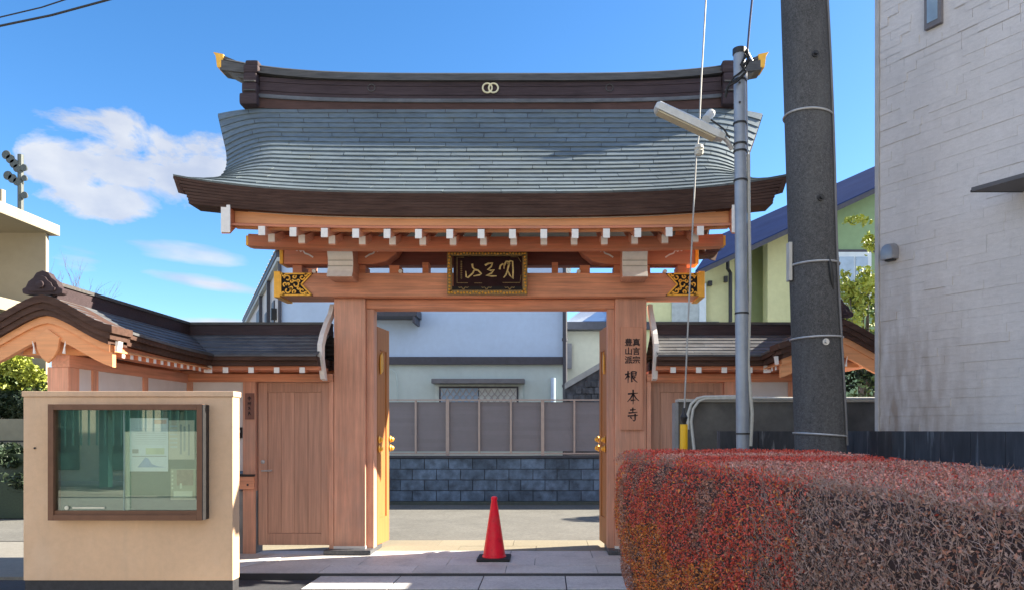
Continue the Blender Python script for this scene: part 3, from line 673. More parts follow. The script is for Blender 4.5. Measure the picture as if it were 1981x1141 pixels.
# ================================================================== SIDE WALLS WITH TURNED WINGS
def side_wall(sx, yend, label, door_label):
    def X(x): return x if sx < 0 else -1.25-x        # mirror about the gate axis
    root = thing('roofed_wall', (X(-3.2), 8.35, 0), label, 'wall')
    def bx(name, mat, x0, x1, y0, y1, z0, z1, bevel=0, parent=root): return box(name, mat, parent, X(x0), X(x1), y0, y1, z0, z1, bevel)
    # top beam, posts, panels on the gate side
    bx('top_beam', woodX, -4.02, -2.37, 8.19, 8.42, 1.912, 2.0, .004)
    bx('wall_post', woodV, -3.375, -3.235, 8.195, 8.40, .0, 1.911, .005)
    bx('wall_post', woodV, -2.415, -2.368, 8.20, 8.40, .05, 1.911)
    bx('corner_post', woodV, -4.06, -3.95, 8.20, 8.42, .0, 1.911, .004)
    bx('plaster_panel', plaster, -3.949, -3.376, 8.24, 8.36, .92, 1.911)
    bx('concrete_base', conc, -3.95, -3.233, 8.21, 8.40, .0, .70)
    if sx < 0:
        bx('mail_slot_rail', woodX, -3.55, -3.238, 8.16, 8.36, .72, .86, .004)
        bx('post_cap_line', blackM, -3.55, -3.238, 8.155, 8.36, .861, .885)
        MB().tube([at(479, 937, 8.16), at(479, 937, 8.15)], .012, 8).build('lock', blackM, root)
    # side door: frame + two boards + stiles
    dr = bx('side_door', woodD, -3.222, -2.418, 8.27, 8.30, .09, 1.905)
    for a, b, c_, d in ((-3.222, -3.12, .09, 1.905), (-2.52, -2.418, .09, 1.905)): bx('door_stile', woodD, a, b, 8.245, 8.269, c_, d, .003, dr)
    bx('door_rail', woodD, -3.119, -2.521, 8.245, 8.269, 1.80, 1.905, .003, dr); bx('door_rail', woodD, -3.119, -2.521, 8.245, 8.269, .09, .22, .003, dr)
    xs_ = [-3.117, -2.97, -2.82, -2.67, -2.523]
    for a, b in zip(xs_[:-1], xs_[1:]): bx('door_board', woodD, a+.0015, b-.0015, 8.258, 8.2695, .222, 1.798, 0, dr)
    if sx < 0:
        MB().lathe([(.022, 0), (.022, -.012), (.012, -.02)], (-3.17, 8.244, 1.02), 12, 'y').build('lock', galv, dr, smooth=True)
        h = MB().tube([(-3.175, 8.245, .92), (-3.175, 8.215, .92), (-3.06, 8.215, .925)], .010, 8); h.build('door_handle', galv, dr, smooth=True)
    # wing wall (turned towards the street)
    ye = yend+.2
    L_ = 8.2-ye
    ps = [8.2-L_*f for f in ((.42, .82) if L_ > 1.5 else (.55,))]
    edges = [8.2]+ps+[ye+.14]
    bx('wing_beam', woodY, -4.13, -3.98, ye, 8.188, 1.90, 2.0, .004)
    bx('gable_post', woodV, -4.165, -3.99, ye, ye+.15, 0, 1.899, .006)
    for p in ps: bx('wing_post', woodV, -4.09, -3.985, p-.04, p+.04, .7, 1.899)
    for a, b in zip(edges[:-1], edges[1:]):
        bx('plaster_panel', plaster, -4.08, -4.0, b+(.041 if b in ps else .012), a-(.041 if a in ps else .002), .62, 1.899)
    bx('concrete_base', conc, -4.10, -3.97, ye+.151, 8.198, 0, .60)
    # roof
    RX, RY, ZR, ZE, HW = -4.07, 8.34, 2.465, 2.165, .56
    def zp(d):                       # section of the little roof; d = distance from ridge
        k = d/HW; return ZR-(ZR-ZE)*(.5*k+.5*(3*k*k-2*k*k*k))
    def lift(y, d): # upturn at the gable end
        L0 = RY-yend; k = max(0, (RY-y)/L0-.35)/.65; return .05*k*k*(d/HW)
    rows = 8
    for side in (1, -1):             # 1 inner/front, -1 outer/back
        for i in range(rows):
            d0, d1 = HW*(i+1)/rows, HW*(i)/rows
            y0c, y1c = RY-side*d0, RY-side*d1
            # wing strip, cut into sheets
            ylen = [yend]; y = yend+.5*(.5+.5*(i % 2))
            while y < min(y0c, y1c)-.1: ylen.append(y); y += .5
            ylen.append(None)
            for a, b in zip(ylen[:-1], ylen[1:]):
                ya = a+.001; n = 3
                vs = []; 
                for j in range(n+1):
                    e0 = y0c if b is None else b-.001; e1 = y1c if b is None else b-.001
                    p = ya+(e0-ya)*j/n; q = ya+(e1-ya)*j/n
                    vs += [(X(RX+side*d0), p, zp(d0)+lift(p, d0)-.012), (X(RX+side*d0), p, zp(d0)+lift(p, d0)+.010), (X(RX+side*d1), q, zp(d1)+lift(q, d1)+.001)]
                fs = []
                for j in range(n): o = j*3; fs += [(o, o+3, o+4, o+1), (o+1, o+4, o+5, o+2)]
                fs += [(0, 1, 2)]
                MB().add(vs, fs).build('roof_sheet', shingW, root, recalc=False)
            # gate side strip
            xa0, xa1 = RX+side*d0, RX+side*d1; xend = -2.43
            cuts = [None]; x = xa0+.5*(.5+.5*(i % 2))
            while x < xend-.1: cuts.append(x); x += .5
            cuts.append(xend)
            for a, b in zip(cuts[:-1], cuts[1:]):
                s0 = xa0 if a is None else a+.001; s1 = xa1 if a is None else a+.001; e = b-.001
                vs = [(X(s0), y0c, zp(d0)-.012), (X(s0), y0c, zp(d0)+.010), (X(s1), y1c, zp(d1)+.001),
                      (X(e), y0c, zp(d0)-.012), (X(e), y0c, zp(d0)+.010), (X(e), y1c, zp(d1)+.001)]
                MB().add(vs, [(0, 3, 4, 1), (1, 4, 5, 2), (3, 5, 4)]).build('roof_sheet', shingW, root, recalc=False)
    # eave fascia (dark), soffit and eave board
    def eave(name, mat, d, z0, z1, side, th):
        vs = []; pts = []
        yc = RY-side*d; n = 10
        for j in range(n+1):
            y = yend+.17+(yc-yend-.17)*j/n; pts.append((RX+side*d, y, lift(y, d)))
        for x, y, lf in pts: vs += [(X(x), y, z0+lf), (X(x), y, z1+lf), (X(x-side*th), y, z1+lf), (X(x-side*th), y, z0+lf)]
        # corner to gate
        last = len(vs); xe_ = -2.43
        fs = [(0, 1, 2, 3)]
        for j in range(n): o = j*4; fs += [(o, o+4, o+5, o+1), (o+1, o+5, o+6, o+2), (o+2, o+6, o+7, o+3), (o+3, o+7, o+4, o)]
        x0 = RX+side*d
        vs += [(X(x0), yc, z0), (X(x0), yc, z1), (X(x0-side*th), yc+side*th, z1), (X(x0-side*th), yc+side*th, z0),
               (X(xe_), yc, z0), (X(xe_), yc, z1), (X(xe_), yc+side*th, z1), (X(xe_), yc+side*th, z0)]
        o = last; fs += [(o, o+4, o+5, o+1), (o+1, o+5, o+6, o+2), (o+2, o+6, o+7, o+3), (o+3, o+7, o+4, o), (o+4, o+5, o+6, o+7)]
        MB().add(vs, fs).build(name, mat, root)
    for side in (1, -1):
        eave('eave_fascia', fascD, HW-.012, ZE-.052, ZE-.008, side, .5)
        eave('eave_fascia', fascD, HW-.045, ZE-.105, ZE-.053, side, .45)
        eave('eave_board', woodR, HW-.09, 2.018, 2.058, side, .34)
    # rafter tails
    def tail(x, y, dx, dy, sz=.058):
        a = Vector((X(x), y, 0)); d = Vector(((dx if sx < 0 else -dx), dy, 0)); s = Vector((-d.y, d.x, 0))*sz/2
        def q(k, z): return [a+d*k-s+Vector((0, 0, z)), a+d*k+s+Vector((0, 0, z))]
        vs = q(.25, 2.035)+q(0, 1.985)+q(0, 1.985+sz)+q(.25, 2.035+sz)
        o = MB().add(vs, [(0, 1, 3, 2), (2, 3, 5, 4), (4, 5, 7, 6), (0, 2, 4, 6), (1, 7, 5, 3), (0, 6, 7, 1)]).build('rafter', woodR, root)
        vs = q(-.004, 1.984)+q(-.004, 1.986+sz)+q(-.001, 1.984)+q(-.001, 1.986+sz)
        MB().add(vs, [(0, 1, 3, 2), (4, 6, 7, 5), (0, 4, 5, 1), (2, 3, 7, 6), (0, 2, 6, 4), (1, 5, 7, 3)]).build('rafter_end', whiteP, o)
    for k in range(4): tail(-2.60-.272*k, 7.85, 0, 1)
    tail(-3.60, 7.84, -.7071, .7071, .085)
    y = 7.62
    while y > yend+.25: tail(-3.585, y, -1, 0, .045); y -= .125
    # ridge cap
    rc = MB()
    for w, z0, z1 in ((.16, 2.44, 2.50), (.125, 2.50, 2.555), (.15, 2.556, 2.585)):
        vs = []
        for p in ((yend+.03, None), (None, None), (None, -2.43)):
            pass
        a, b = w/2, w/2
        pl = [(RX-a, yend+.03), (RX+a, yend+.03), (RX+a, RY-a), (-2.43, RY-a), (-2.43, RY+a), (RX-a, RY+a)]
        rc_ = MB().prism([(X(p), q) for p, q in pl], 'z', z0, z1).build('ridge_cap', ridgeM if w != .15 else capM, root)
    # gable: stepped dark verge, barge boards, pendant
    def gband(name, mat, top, bot, y0, y1, hw, sag=0, par=root, bevel=0):
        n = 16; vs = []; fs = []
        for j in range(n+1):
            k = -1+2*j/n; d = abs(k)*hw; z = zp(min(d, HW))+lift(yend, min(d, HW))-(d-HW if d > HW else 0)*.4-sag*(1-abs(k))**2
            if j == n//2: z -= .004
            for y_ in (y0, y1): vs += [(X(RX+k*hw), y_, z-top), (X(RX+k*hw), y_, z-bot)]
        for j in range(n):
            o = j*4; fs += [(o, o+1, o+5, o+4), (o+2, o+6, o+7, o+3), (o, o+4, o+6, o+2), (o+1, o+3, o+7, o+5)]
        fs += [(0, 2, 3, 1), (n*4, n*4+1, n*4+3, n*4+2)]
        return MB().add(vs, fs).build(name, mat, par)
    gband('verge_layer', fascD, -.004, .055, yend-.004, yend+.3, HW+.004)
    gband('verge_layer', fascD, .056, .108, yend+.012, yend+.3, HW-.02)
    gband('verge_layer', fascD, .109, .155, yend+.028, yend+.3, HW-.045)
    hf = gband('barge_board', woodO, .156, .215, yend+.06, yend+.135, HW-.05)
    gband('barge_board', woodO, .216, .335, yend+.08, yend+.13, HW-.04, -.0)
    gc = X(RX)
    MB().grid(lambda u, v: (X(RX+(2*u-1)*(HW-.06)), yend+.14+(RY-yend-.3)*v, zp(abs(2*u-1)*(HW-.06))-.165), 8, 1, (0, 0, .012)).build('soffit', woodO, root)
    pd = MB().prism([(gc-.10, 2.13), (gc-.085, 2.03), (gc-.05, 1.965), (gc, 1.92), (gc+.05, 1.965), (gc+.085, 2.03), (gc+.10, 2.13), (gc, 2.20)], 'y', yend+.06, yend+.088).build('pendant', woodO, hf, bevel=.006)
    for s2 in (-1, 1):
        MB().tube([(gc+s2*.135, yend+.085, 2.10), (gc+s2*.125, yend+.085, 2.05), (gc+s2*.12, yend+.085, 2.0)], [.006, .006, .013], 8).build('scroll_end', whiteP, hf, smooth=True)
        MB().prism([(gc+s2*(HW-.02), 2.02), (gc+s2*(HW+.0), 2.02), (gc+s2*(HW+.012), 2.10), (gc+s2*(HW-.015), 2.10)], 'y', yend+.08, yend+.14).build('barge_end', whiteP, hf)
    MB().prism([(gc-.3, 2.0), (gc+.3, 2.0), (gc+.25, 2.14), (gc, 2.26), (gc-.25, 2.14)], 'y', ye, ye+.08).build('gable_board', woodO, root)
    og = [(-.16, 0), (-.165, .035), (-.135, .05), (-.115, .095), (-.075, .125), (-.05, .165), (0, .185), (.05, .165), (.075, .125), (.115, .095), (.135, .05), (.165, .035), (.16, 0), (.13, -.01), (-.13, -.01)]
    oz = 2.475
    on = MB().prism([(gc+a, oz+b) for a, b in og], 'y', yend+.0, yend+.07).build('ridge_end_tile', ridgeM, root, bevel=.008)
    MB().prism([(gc+a*.68, oz+.02+b*.66) for a, b in og], 'y', yend-.015, yend-.001).build('relief', ridgeM, on, bevel=.006)
    MB().lathe([(.032, 0), (.03, -.02), (.001, -.028)], (gc, yend-.016, oz+.065), 14, 'y').build('boss', ridgeM, on, smooth=True)
    # shaped verge board by the gate post
    pr = [(8.36, 2.80), (8.27, 2.68), (8.12, 2.56), (7.98, 2.42), (7.90, 2.30), (7.90, 2.16), (7.96, 2.03), (8.0, 1.93)]
    vs = []; n = len(pr)
    for i, (y, z) in enumerate(pr):
        vs += [(X(-2.455), y, z), (X(-2.405), y, z), (X(-2.405), y+.10, z-.015), (X(-2.455), y+.10, z-.015)]
    fs = [(0, 1, 2, 3), (n*4-4, n*4-1, n*4-2, n*4-3)]
    for i in range(n-1):
        for k in range(4): fs.append((i*4+k, i*4+(k+1) % 4, i*4+4+(k+1) % 4, i*4+4+k))
    MB().add(vs, fs).build('verge_board', whiteP, root)
    return root
lw = side_wall(-1, 5.95, 'white panelled wall with copper roof and side door left of the gate, wing turned forward', '')
rw = side_wall(1, 7.15, 'short roofed wall with side door right of the gate, half hidden behind utility pole', '')
# door plate on the left jamb
npl = thing('name_plate', (at(483, 785, 8.19)[0], 8.19, 1.5), 'small wooden name plate with dark characters beside the left side door', 'name plate')
x_, _, z_ = at(483, 785, 8.185)
box('board', M('plate_wood', (.22, .10, .075), .6, .15, 3, (14, 14, .7)), npl, x_-.05, x_+.05, 8.18, 8.194, z_-.145, z_+.145, bevel=.003)
pm = MB()
for s2, py in (([[(15,30),(85,28)],[(15,30),(18,62)],[(85,28),(82,60)],[(16,60),(84,58)],[(50,5),(50,95)]], 770), ([[(20,15),(15,85)],[(50,15),(48,75)],[(80,10),(80,90)],[(20,50),(80,48)]], 780),
               ([[(20,20),(75,15)],[(50,15),(25,80)],[(30,50),(75,45)],[(70,45),(60,85)]], 789.5), ([[(45,5),(20,60)],[(50,20),(85,85)],[(25,45),(70,40)],[(45,45),(20,95)]], 799)):
    for s3 in s2:
        ribbon(pm, [at(483-4.5+a/100*8, py-4.5+b/100*9, 8.179)[::2] for a, b in s3], .009, (0, 8.1795, 0), (1, 0, 0), (0, 0, 1), .002)
pm.build('lettering', ink, npl)
ip = thing('intercom', at(465, 836, 8.23), 'small black intercom box on white panel left of the side door', 'intercom')
a = at(465, 836, 8.23); box('case', blackM, ip, a[0]-.035, a[0]+.022, 8.205, 8.238, a[2]-.06, a[2]+.06, bevel=.004)
box('grille', galv, ip, a[0]-.02, a[0]+.01, 8.201, 8.2045, a[2]+.0, a[2]+.03)

# ================================================================== DISPLAY WALL WITH GLAZED CASE
nw = thing('display_wall', (-3.18, 5.66, -.05), 'freestanding cream rendered wall carrying a glazed notice case', 'wall')
box('wall', cream, nw, -3.974, -2.383, 5.6, 5.725, 0.231, 1.626, bevel=.006)
box('cap', cream, nw, -3.982, -2.373, 5.59, 5.735, 1.627, 1.669, bevel=.006)
box('plinth', plinthM, nw, -3.967, -2.387, 5.61, 5.72, -.06, 0.230)
MB().tube([at(67, 866, 5.599), at(67, 866, 5.59)], .008, 8).build('fixing_hole', blackM, nw)
cs = thing('notice_case', (-3.14, 5.56, .63), 'bronze framed glass notice case with posters on the cream wall', 'notice case')
cx0, cx1, cz0, cz1 = at(92, 0, 5.5000)[0], at(391, 0, 5.5000)[0], at(0, 1006, 5.5000)[2], at(0, 781, 5.5000)[2]
fw = .042
def cbar(x0, x1, z0, z1, y0=5.5000, y1=5.5990, nm='frame'): return box(nm, brown, cs, x0, x1, y0, y1, z0, z1, bevel=.003)
cbar(cx0, cx0+fw, cz0, cz1); cbar(cx1-fw, cx1, cz0, cz1)
cbar(cx0+fw, cx1-fw, cz1-fw, cz1); cbar(cx0+fw, cx1-fw, cz0, cz0+fw)
box('side_seal', blackM, cs, cx1+.0005, cx1+.007, 5.4985, 5.5990, cz0+.003, cz1-.003)
box('lower_track', brown, cs, cx0+fw, cx1-fw, 5.5150, 5.5400, cz0+fw, cz0+fw+.03)
box('back_board', M('felt_green', (.10, .15, .125), .9, .08, 20), cs, cx0+fw, cx1-fw, 5.5850, 5.5990, cz0+fw, cz1-fw)
xm = (cx0+cx1)/2+.0
gm = bpy.data.materials.new('case_glass'); gm.use_nodes = True; n_ = gm.node_tree.nodes; l_ = gm.node_tree.links; n_.clear()
tr = n_.new('ShaderNodeBsdfTransparent'); tr.inputs[0].default_value = (.86, .93, .90, 1); gl = n_.new('ShaderNodeBsdfGlossy'); gl.inputs['Roughness'].default_value = .012; gl.inputs[0].default_value = (.9, 1, .96, 1)
fr_ = n_.new('ShaderNodeFresnel'); fr_.inputs[0].default_value = 2.4; ms = n_.new('ShaderNodeMixShader'); oo = n_.new('ShaderNodeOutputMaterial')
ms.inputs[0].default_value = .12; l_.new(tr.outputs[0], ms.inputs[1]); l_.new(gl.outputs[0], ms.inputs[2]); l_.new(ms.outputs[0], oo.inputs[0])
box('glass_pane', gm, cs, cx0+fw, xm+.02, 5.5280, 5.5330, cz0+fw+.031, cz1-fw-.001)
box('glass_pane', gm, cs, xm-.02, cx1-fw, 5.5380, 5.5430, cz0+fw+.031, cz1-fw-.001)
box('glass_edge', M('glass_edge', (.30, .42, .38), .3), cs, xm-.024, xm-.0205, 5.5260, 5.5440, cz0+fw+.031, cz1-fw-.001)
cat_ = M('catch_metal', (.6, .6, .5), .4, metal=.4)
MB().lathe([(.016, 0), (.016, -.008), (.001, -.01)], (at(129, 0, 5.5200)[0], 5.5260, cz0+fw+.05), 12, 'y').build('lock', cat_, cs)
box('pull_strip', cat_, cs, at(140, 0, 5.5200)[0], at(202, 0, 5.5200)[0], 5.5200, 5.5275, cz0+fw+.045, cz0+fw+.057)
# posters
def poster(px0, px1, py0, py1, mat, lab, extras):
    x0, _, z1 = at(px0, py0, 5.5750); x1, _, z0 = at(px1, py1, 5.5750)
    p = thing('poster', ((x0+x1)/2, 5.5800, z0), lab, 'poster')
    box('sheet', mat, p, x0, x1, 5.5755, 5.5775, z0, z1)
    for i, (a, b, c_, d, m) in enumerate(extras):
        xa, _, za = at(a, c_, 5.5750); xb, _, zb = at(b, d, 5.5750)
        box('print', m, p, xa, xb, 5.5745-.0002*(i % 4), 5.5752-.0002*(i % 4), zb, za)
    return p
paper = M('paper_white', (.78, .78, .80), .8, .04, 8); paperC = M('paper_cream', (.74, .70, .55), .8, .04, 8)
prB = M('print_blue', (.35, .42, .60), .8); prP = M('print_pink', (.75, .50, .42), .8); prG = M('print_grey', (.35, .34, .33), .8); prY = M('print_olive', (.60, .60, .42), .8); prL = M('print_light', (.6, .6, .6), .8)
p1 = poster(251, 325, 808, 911, paper, 'large white poster with blue hill drawing in the right half of the case',
       [(298, 322, 811, 819, prP)]+[(262, 322, 828+4.2*k, 829+4.2*k, prL) for k in range(8)]+[(256, 268, 868, 876, prG), (282, 318, 866, 878, prY), (256, 322, 881, 882.5, prG)])
hb = MB(); pts = [at(a, b, 5.5740)[::2] for a, b in ((266, 903), (274, 893), (281, 884), (287, 886), (294, 897), (305, 901), (322, 903))]
hb.prism(pts, 'y', 5.5735, 5.5742); hb.build('print', prB, p1)
p2 = poster(326, 376, 812, 888, M('paper_tan', (.62, .54, .44), .8, .05), 'tan notice with columns of dark writing at the right edge of the case',
       [(348, 352, 820, 878, prG), (355, 359, 824, 872, prG), (364, 367, 820, 880, prG)]+[(329, 343, 822+8*k, 825+8*k, prL) for k in range(6)])
p3 = poster(330, 378, 906, 966, M('paper_olive', (.40, .38, .27), .8, .05), 'small olive flyer with brown picture low in the right of the case',
       [(342, 374, 908, 938, M('print_brown', (.30, .20, .15), .8, .3, 60)), (348, 352, 934, 944, paperC), (336, 372, 949, 961, paperC)]+[(332, 335, 909+8*k, 913+8*k, paperC) for k in range(5)])

# ================================================================== TRAFFIC CONE
cn = thing('traffic_cone', (at(958, 1068, 8.0)[0], 7.85, 0), 'bright red traffic cone on a black base standing in the gateway', 'traffic cone')
X0, Y0 = cn.location.x, 7.85
b_ = MB()
b_.box(X0-.175, X0+.175, Y0-.175, Y0+.175, .0, .03); b_.build('base', rubber, cn, bevel=.012)
MB().lathe([(.128, .03), (.125, .045), (.118, .05), (.03, .63), (.035, .64), (.03, .665), (.012, .672)], (X0, Y0, 0), 28).build('cone', coneR, cn, smooth=True)

# ================================================================== WALL, FENCE AND HOUSES BEYOND
bw = thing('block_wall', (-1, 13.8, 0), 'low shaded blue grey block wall across the yard behind the gate', 'wall')
box('wall_core', M('mortar', (.05, .06, .08), .9), bw, -7, 8, 13.77, 13.93, -.01, .86)
for r_ in range(4):
    x = -7+(.225 if r_ % 2 else 0)
    while x < 7.9:
        d = random.uniform(0, .02)
        zz = .0+.2*r_
        if -3.4 < x < 1.4: box('block', blockB, bw, x+.006, x+.444, 13.74+d, 13.77, zz+.006+.05, zz+.194+.05, bevel=.006)
        x += .45
m_ = MB()
for r_ in range(4):
    for k in range(34):
        x = -7+(.225 if r_ % 2 else 0)+.45*k
        if not (-3.4 < x < 1.4) and x < 7.9: m_.box(x+.006, x+.444, 13.75, 13.77, .2*r_+.056, .2*r_+.244)
stuff(m_.build('more_blocks', blockB, bw))
box('footing', M('footing_dark_green', (.07, .085, .075), .9, .2, 10), bw, -7, 8, 13.70, 13.769, -.01, .05)  # dark grey-green strip along the foot of the wall
box('coping', M('coping_dark', (.05, .055, .07), .8), bw, -7, 8, 13.72, 13.95, .861, .90)
fn = thing('slat_fence', (-1, 13.85, .9), 'grey horizontal slat fence with pale posts on top of the block wall', 'fence')
fx = -6.02
k = 0
while fx < 7.2:
    px = 1057+fx/13.85*1426
    big = (k % 3 == 1)
    w = .06 if big else .035
    # big posts line up with px 828 and 1011
    box('fence_post', fenceF, fn, fx-w/2, fx+w/2, 13.81, 13.86, .90 if big else .955, 1.93)
    vis = 700 < px < 1180
    mb = MB()
    if vis:
        pn = MB().box(fx+w/2, fx+.595-.02, 13.862, 13.872, .98, 1.90).build('fence_panel', fenceP, fn)
        for j in range(12):
            box('slat', fenceP, pn, fx+w/2+.002, fx+.595-.02, 13.8575, 13.8615, .985+j*.077, .985+j*.077+.073)
    else:
        for j in range(12): mb.box(fx+w/2+.002, fx+.595-.02, 13.845, 13.86, .985+j*.077, .985+j*.077+.068)
        mb.box(fx+w/2, fx+.595-.02, 13.862, 13.872, .98, 1.90)
        stuff(mb.build('fence_panel', fenceP, fn))
    fx += .595; k += 1
box('top_rail', fenceF, fn, -6, 7.2, 13.80, 13.87, 1.931, 1.955); box('bottom_rail', fenceF, fn, -6, 7.2, 13.815, 13.865, .925, .954)

hs_ = thing('white_house', (-2.7, 19, 0), 'pale blue and grey house with dark band and lattice window behind the gate', 'house')
box('upper_wall', houseU, hs_, -5.74, .37, 16, 22, 2.96, 5.25)
box('lower_wall', houseL, hs_, -5.70, .36, 16.03, 22, 0, 2.80)
box('band', trimD, hs_, -5.78, .385, 15.93, 22, 2.80, 2.962)
MB().tube([(.40, 15.9, 0), (.40, 15.9, 5.2)], .05, 10).build('downpipe', trimD, hs_, smooth=True)
for z in (1.9, 2.3, 3.3, 4.0): MB().tube([(.40, 15.9, z), (.40, 15.9, z+.06)], .065, 10).build('pipe_bracket', trimD, hs_)
MB().tube([(-5.77, 15.95, 0), (-5.77, 15.95, 5.2)], .04, 8).build('downpipe', trimD, hs_, smooth=True)
# left face, receding
fl = [(-5.76, 16.0), (-10.6, 26.0)]
MB().add([(-5.75, 15.99, 0), (-10.6, 26, 0), (-10.6, 26, 5.2), (-5.75, 15.99, 5.2), (-5.4, 16.3, 0), (-9, 26, 0), (-9, 26, 5.2), (-5.4, 16.3, 5.2)],
         [(0, 1, 2, 3), (4, 5, 6, 7), (0, 1, 5, 4), (1, 2, 6, 5), (2, 3, 7, 6), (3, 0, 4, 7)]).build('side_wall', houseW, hs_)
d = Vector((-4.85, 10.01, 0)).normalized(); nrm = Vector((-d.y, d.x, 0))
if nrm.x > 0: nrm = -nrm
def side_pt(t, z, o=0): p = Vector((-5.75, 15.99, 0))+d*t+nrm*o; return (p.x, p.y, z)
def side_box(nm, mat, t0, t1, z0, z1, o0, o1):
    vs = [side_pt(t, z, o) for z in (z0, z1) for (t, o) in ((t0, o0), (t1, o0), (t1, o1), (t0, o1))]
    return MB().add(vs, [(0, 1, 2, 3), (4, 5, 6, 7), (0, 1, 5, 4), (1, 2, 6, 5), (2, 3, 7, 6), (3, 0, 4, 7)]).build(nm, mat, hs_)
side_box('gutter', trimD, -.1, 11, 5.1, 5.22, 0, .12)
side_box('soffit_strip', roofG, -.1, 11, 5.0, 5.09, 0, .1)
rr = MB().add([side_pt(-.2, 5.22, .14), side_pt(11, 5.22, .14), side_pt(11, 5.75, -1.5), side_pt(-.2, 5.75, -1.5)], [(0, 1, 2, 3)]).build('roof_slope', roofG, hs_)
for i in range(26):
    t = -.2+i*.42
    MB().tube([side_pt(t, 5.24, .14), side_pt(t, 5.76, -1.5)], .03, 5).build('roof_rib', roofG, hs_)
for t, w in ((1.3, .5), (3.2, .45), (5.4, .9), (7.6, .5)):
    side_box('side_window', trimD, t, t+w, 1.2, 4.4 if w < .6 else 4.8, .0, .03)
side_box('side_downpipe', trimD, 2.2, 2.28, 0, 5.1, .02, .1); side_box('vent', blackM, .9, 1.05, 3.9, 4.15, .0, .12); side_box('side_downpipe', trimD, 4.4, 4.5, 0, 5.1, .02, .1)
box('roof', roofG, hs_, -5.5, .6, 15.9, 22, 5.26, 5.34)
# canopy bit, window
cb = at(748, 597, 15.5); ce = at(808, 612, 15.5)
box('window_hood', trimD, hs_, at(700,0,15.4)[0], ce[0], 15.4, 15.99, ce[2], cb[2], bevel=.01); box('hood_bracket', trimD, hs_, ce[0]-.09, ce[0]-.04, 15.4, 15.99, ce[2]-.14, ce[2])
w0 = at(835, 732, 15.75); w1 = at(1015, 741, 15.75)
box('awning', M('grey_awning', (.14, .14, .15), .5), hs_, w0[0], w1[0], 15.7, 16.02, w1[2], w0[2], bevel=.01)
a = at(850, 747, 16.0); b = at(1003, 800, 16.0)
wn = box('window', trimD, hs_, a[0], b[0], 15.96, 16.028, b[2], a[2])
box('pane', winG, wn, a[0]+.04, (a[0]+b[0])/2-.01, 15.95, 15.959, b[2], a[2]-.04); box('pane', M('curtained_pane', (.55, .58, .55), .3), wn, (a[0]+b[0])/2+.01, b[0]-.04, 15.95, 15.959, b[2], a[2]-.04)
lt = MB(); nx = 12
for i in range(nx):
    for s2 in (-1, 1):
        xx = a[0]+.04+(b[0]-a[0]-.08)*(i+.5)/nx; ww = (b[0]-a[0]-.08)/nx
        for j in range(3):
            z = a[2]-.05-j*.18; x1_ = xx-s2*ww/2; x2_ = xx+s2*ww/2
            lt.tube([(x1_, 15.93, z), (x1_+(x2_-x1_)*.35, 15.93, z-.09), (x2_, 15.93, z-.18)], .010, 4, False)
lt.build('lattice', M('lattice_metal', (.35, .33, .33), .5), wn)
a = at(840, 744, 16.0); box('window_surround', M('surround', (.55, .62, .58), .8), hs_, at(842,0,16)[0], at(1012,0,16)[0], 15.99, 16.029, at(0,800,16)[2], at(0,743,16)[2])
MB().tube([at(1070, 730, 15.95), at(1070, 830, 15.95)], .05, 8).build('vent_pipe', houseU, hs_, smooth=True)
MB().tube([at(740, 714, 15.95), at(757, 714, 15.95), at(766, 722, 15.95), at(768, 740, 15.95), at(768, 830, 15.95)], .012, 6).build('conduit', houseL, hs_, smooth=True)

ch_ = thing('cream_house', (2.2, 21, 0), 'cream house with dark eaves seen through the right side of the gateway', 'house')
a = at(1085, 640, 20); b = at(1240, 832, 20)
box('wall', creamH, ch_, a[0], a[0]+4.0, 20, 26, 0, a[2])
box('eave', trimD, ch_, a[0]-.1, a[0]+4.2, 19.6, 26.2, a[2]+.0, a[2]+.2)
a0 = at(1090, 627, 19.7); 
def quad(nm, mat, pr, pts, th=(0, 0, -.08)):
    vs = [Vector(p) for p in pts]; vs += [v+Vector(th) for v in vs]
    return MB().add(vs, [(0, 1, 2, 3), (7, 6, 5, 4), (0, 4, 5, 1), (1, 5, 6, 2), (2, 6, 7, 3), (3, 7, 4, 0)]).build(nm, mat, pr)
quad('roof', M('pale_metal_roof', (.22, .25, .31), .5, .2, 6, (3, 1, 1)), ch_, [at(1088, 627, 19.7), at(1200, 627, 19.7), at(1290, 560, 25), at(1128, 598, 24)])
quad('roof_panel', M('navy_roof_panel', (.06, .10, .20), .35), ch_, [at(1128, 624, 19.65), at(1185, 624, 19.65), at(1225, 590, 21.5), at(1160, 602, 21.5)], (0, 0, .05))
a = at(1094, 664, 19.9); b = at(1106, 712, 19.9); box('meter_box', M('meter_grey', (.22, .21, .22), .6), ch_, a[0], b[0], 19.85, 19.998, b[2], a[2])
rmp = thing('stone_ramp_wall', (at(1120, 740, 15)[0], 15, 0), 'sloping dark stone wall with pale coping behind the slat fence', 'wall')
sp = [at(1093, 752, 15)[::2], at(1200, 690, 15)[::2], (at(1200, 0, 15)[0], .5), (at(1093, 0, 15)[0], .5)]
MB().prism(sp, 'y', 15, 15.3).build('wall', M('dark_stonework', (.07, .075, .085), .9, .5, 9, bump=.01), rmp)
MB().prism([at(1093, 740, 15)[::2], at(1200, 678, 15)[::2], at(1200, 690, 15)[::2], at(1093, 752, 15)[::2]], 'y', 14.95, 15.32).build('coping', M('coping_pale', (.33, .34, .33), .8), rmp)
st3 = MB(); random.seed(11)
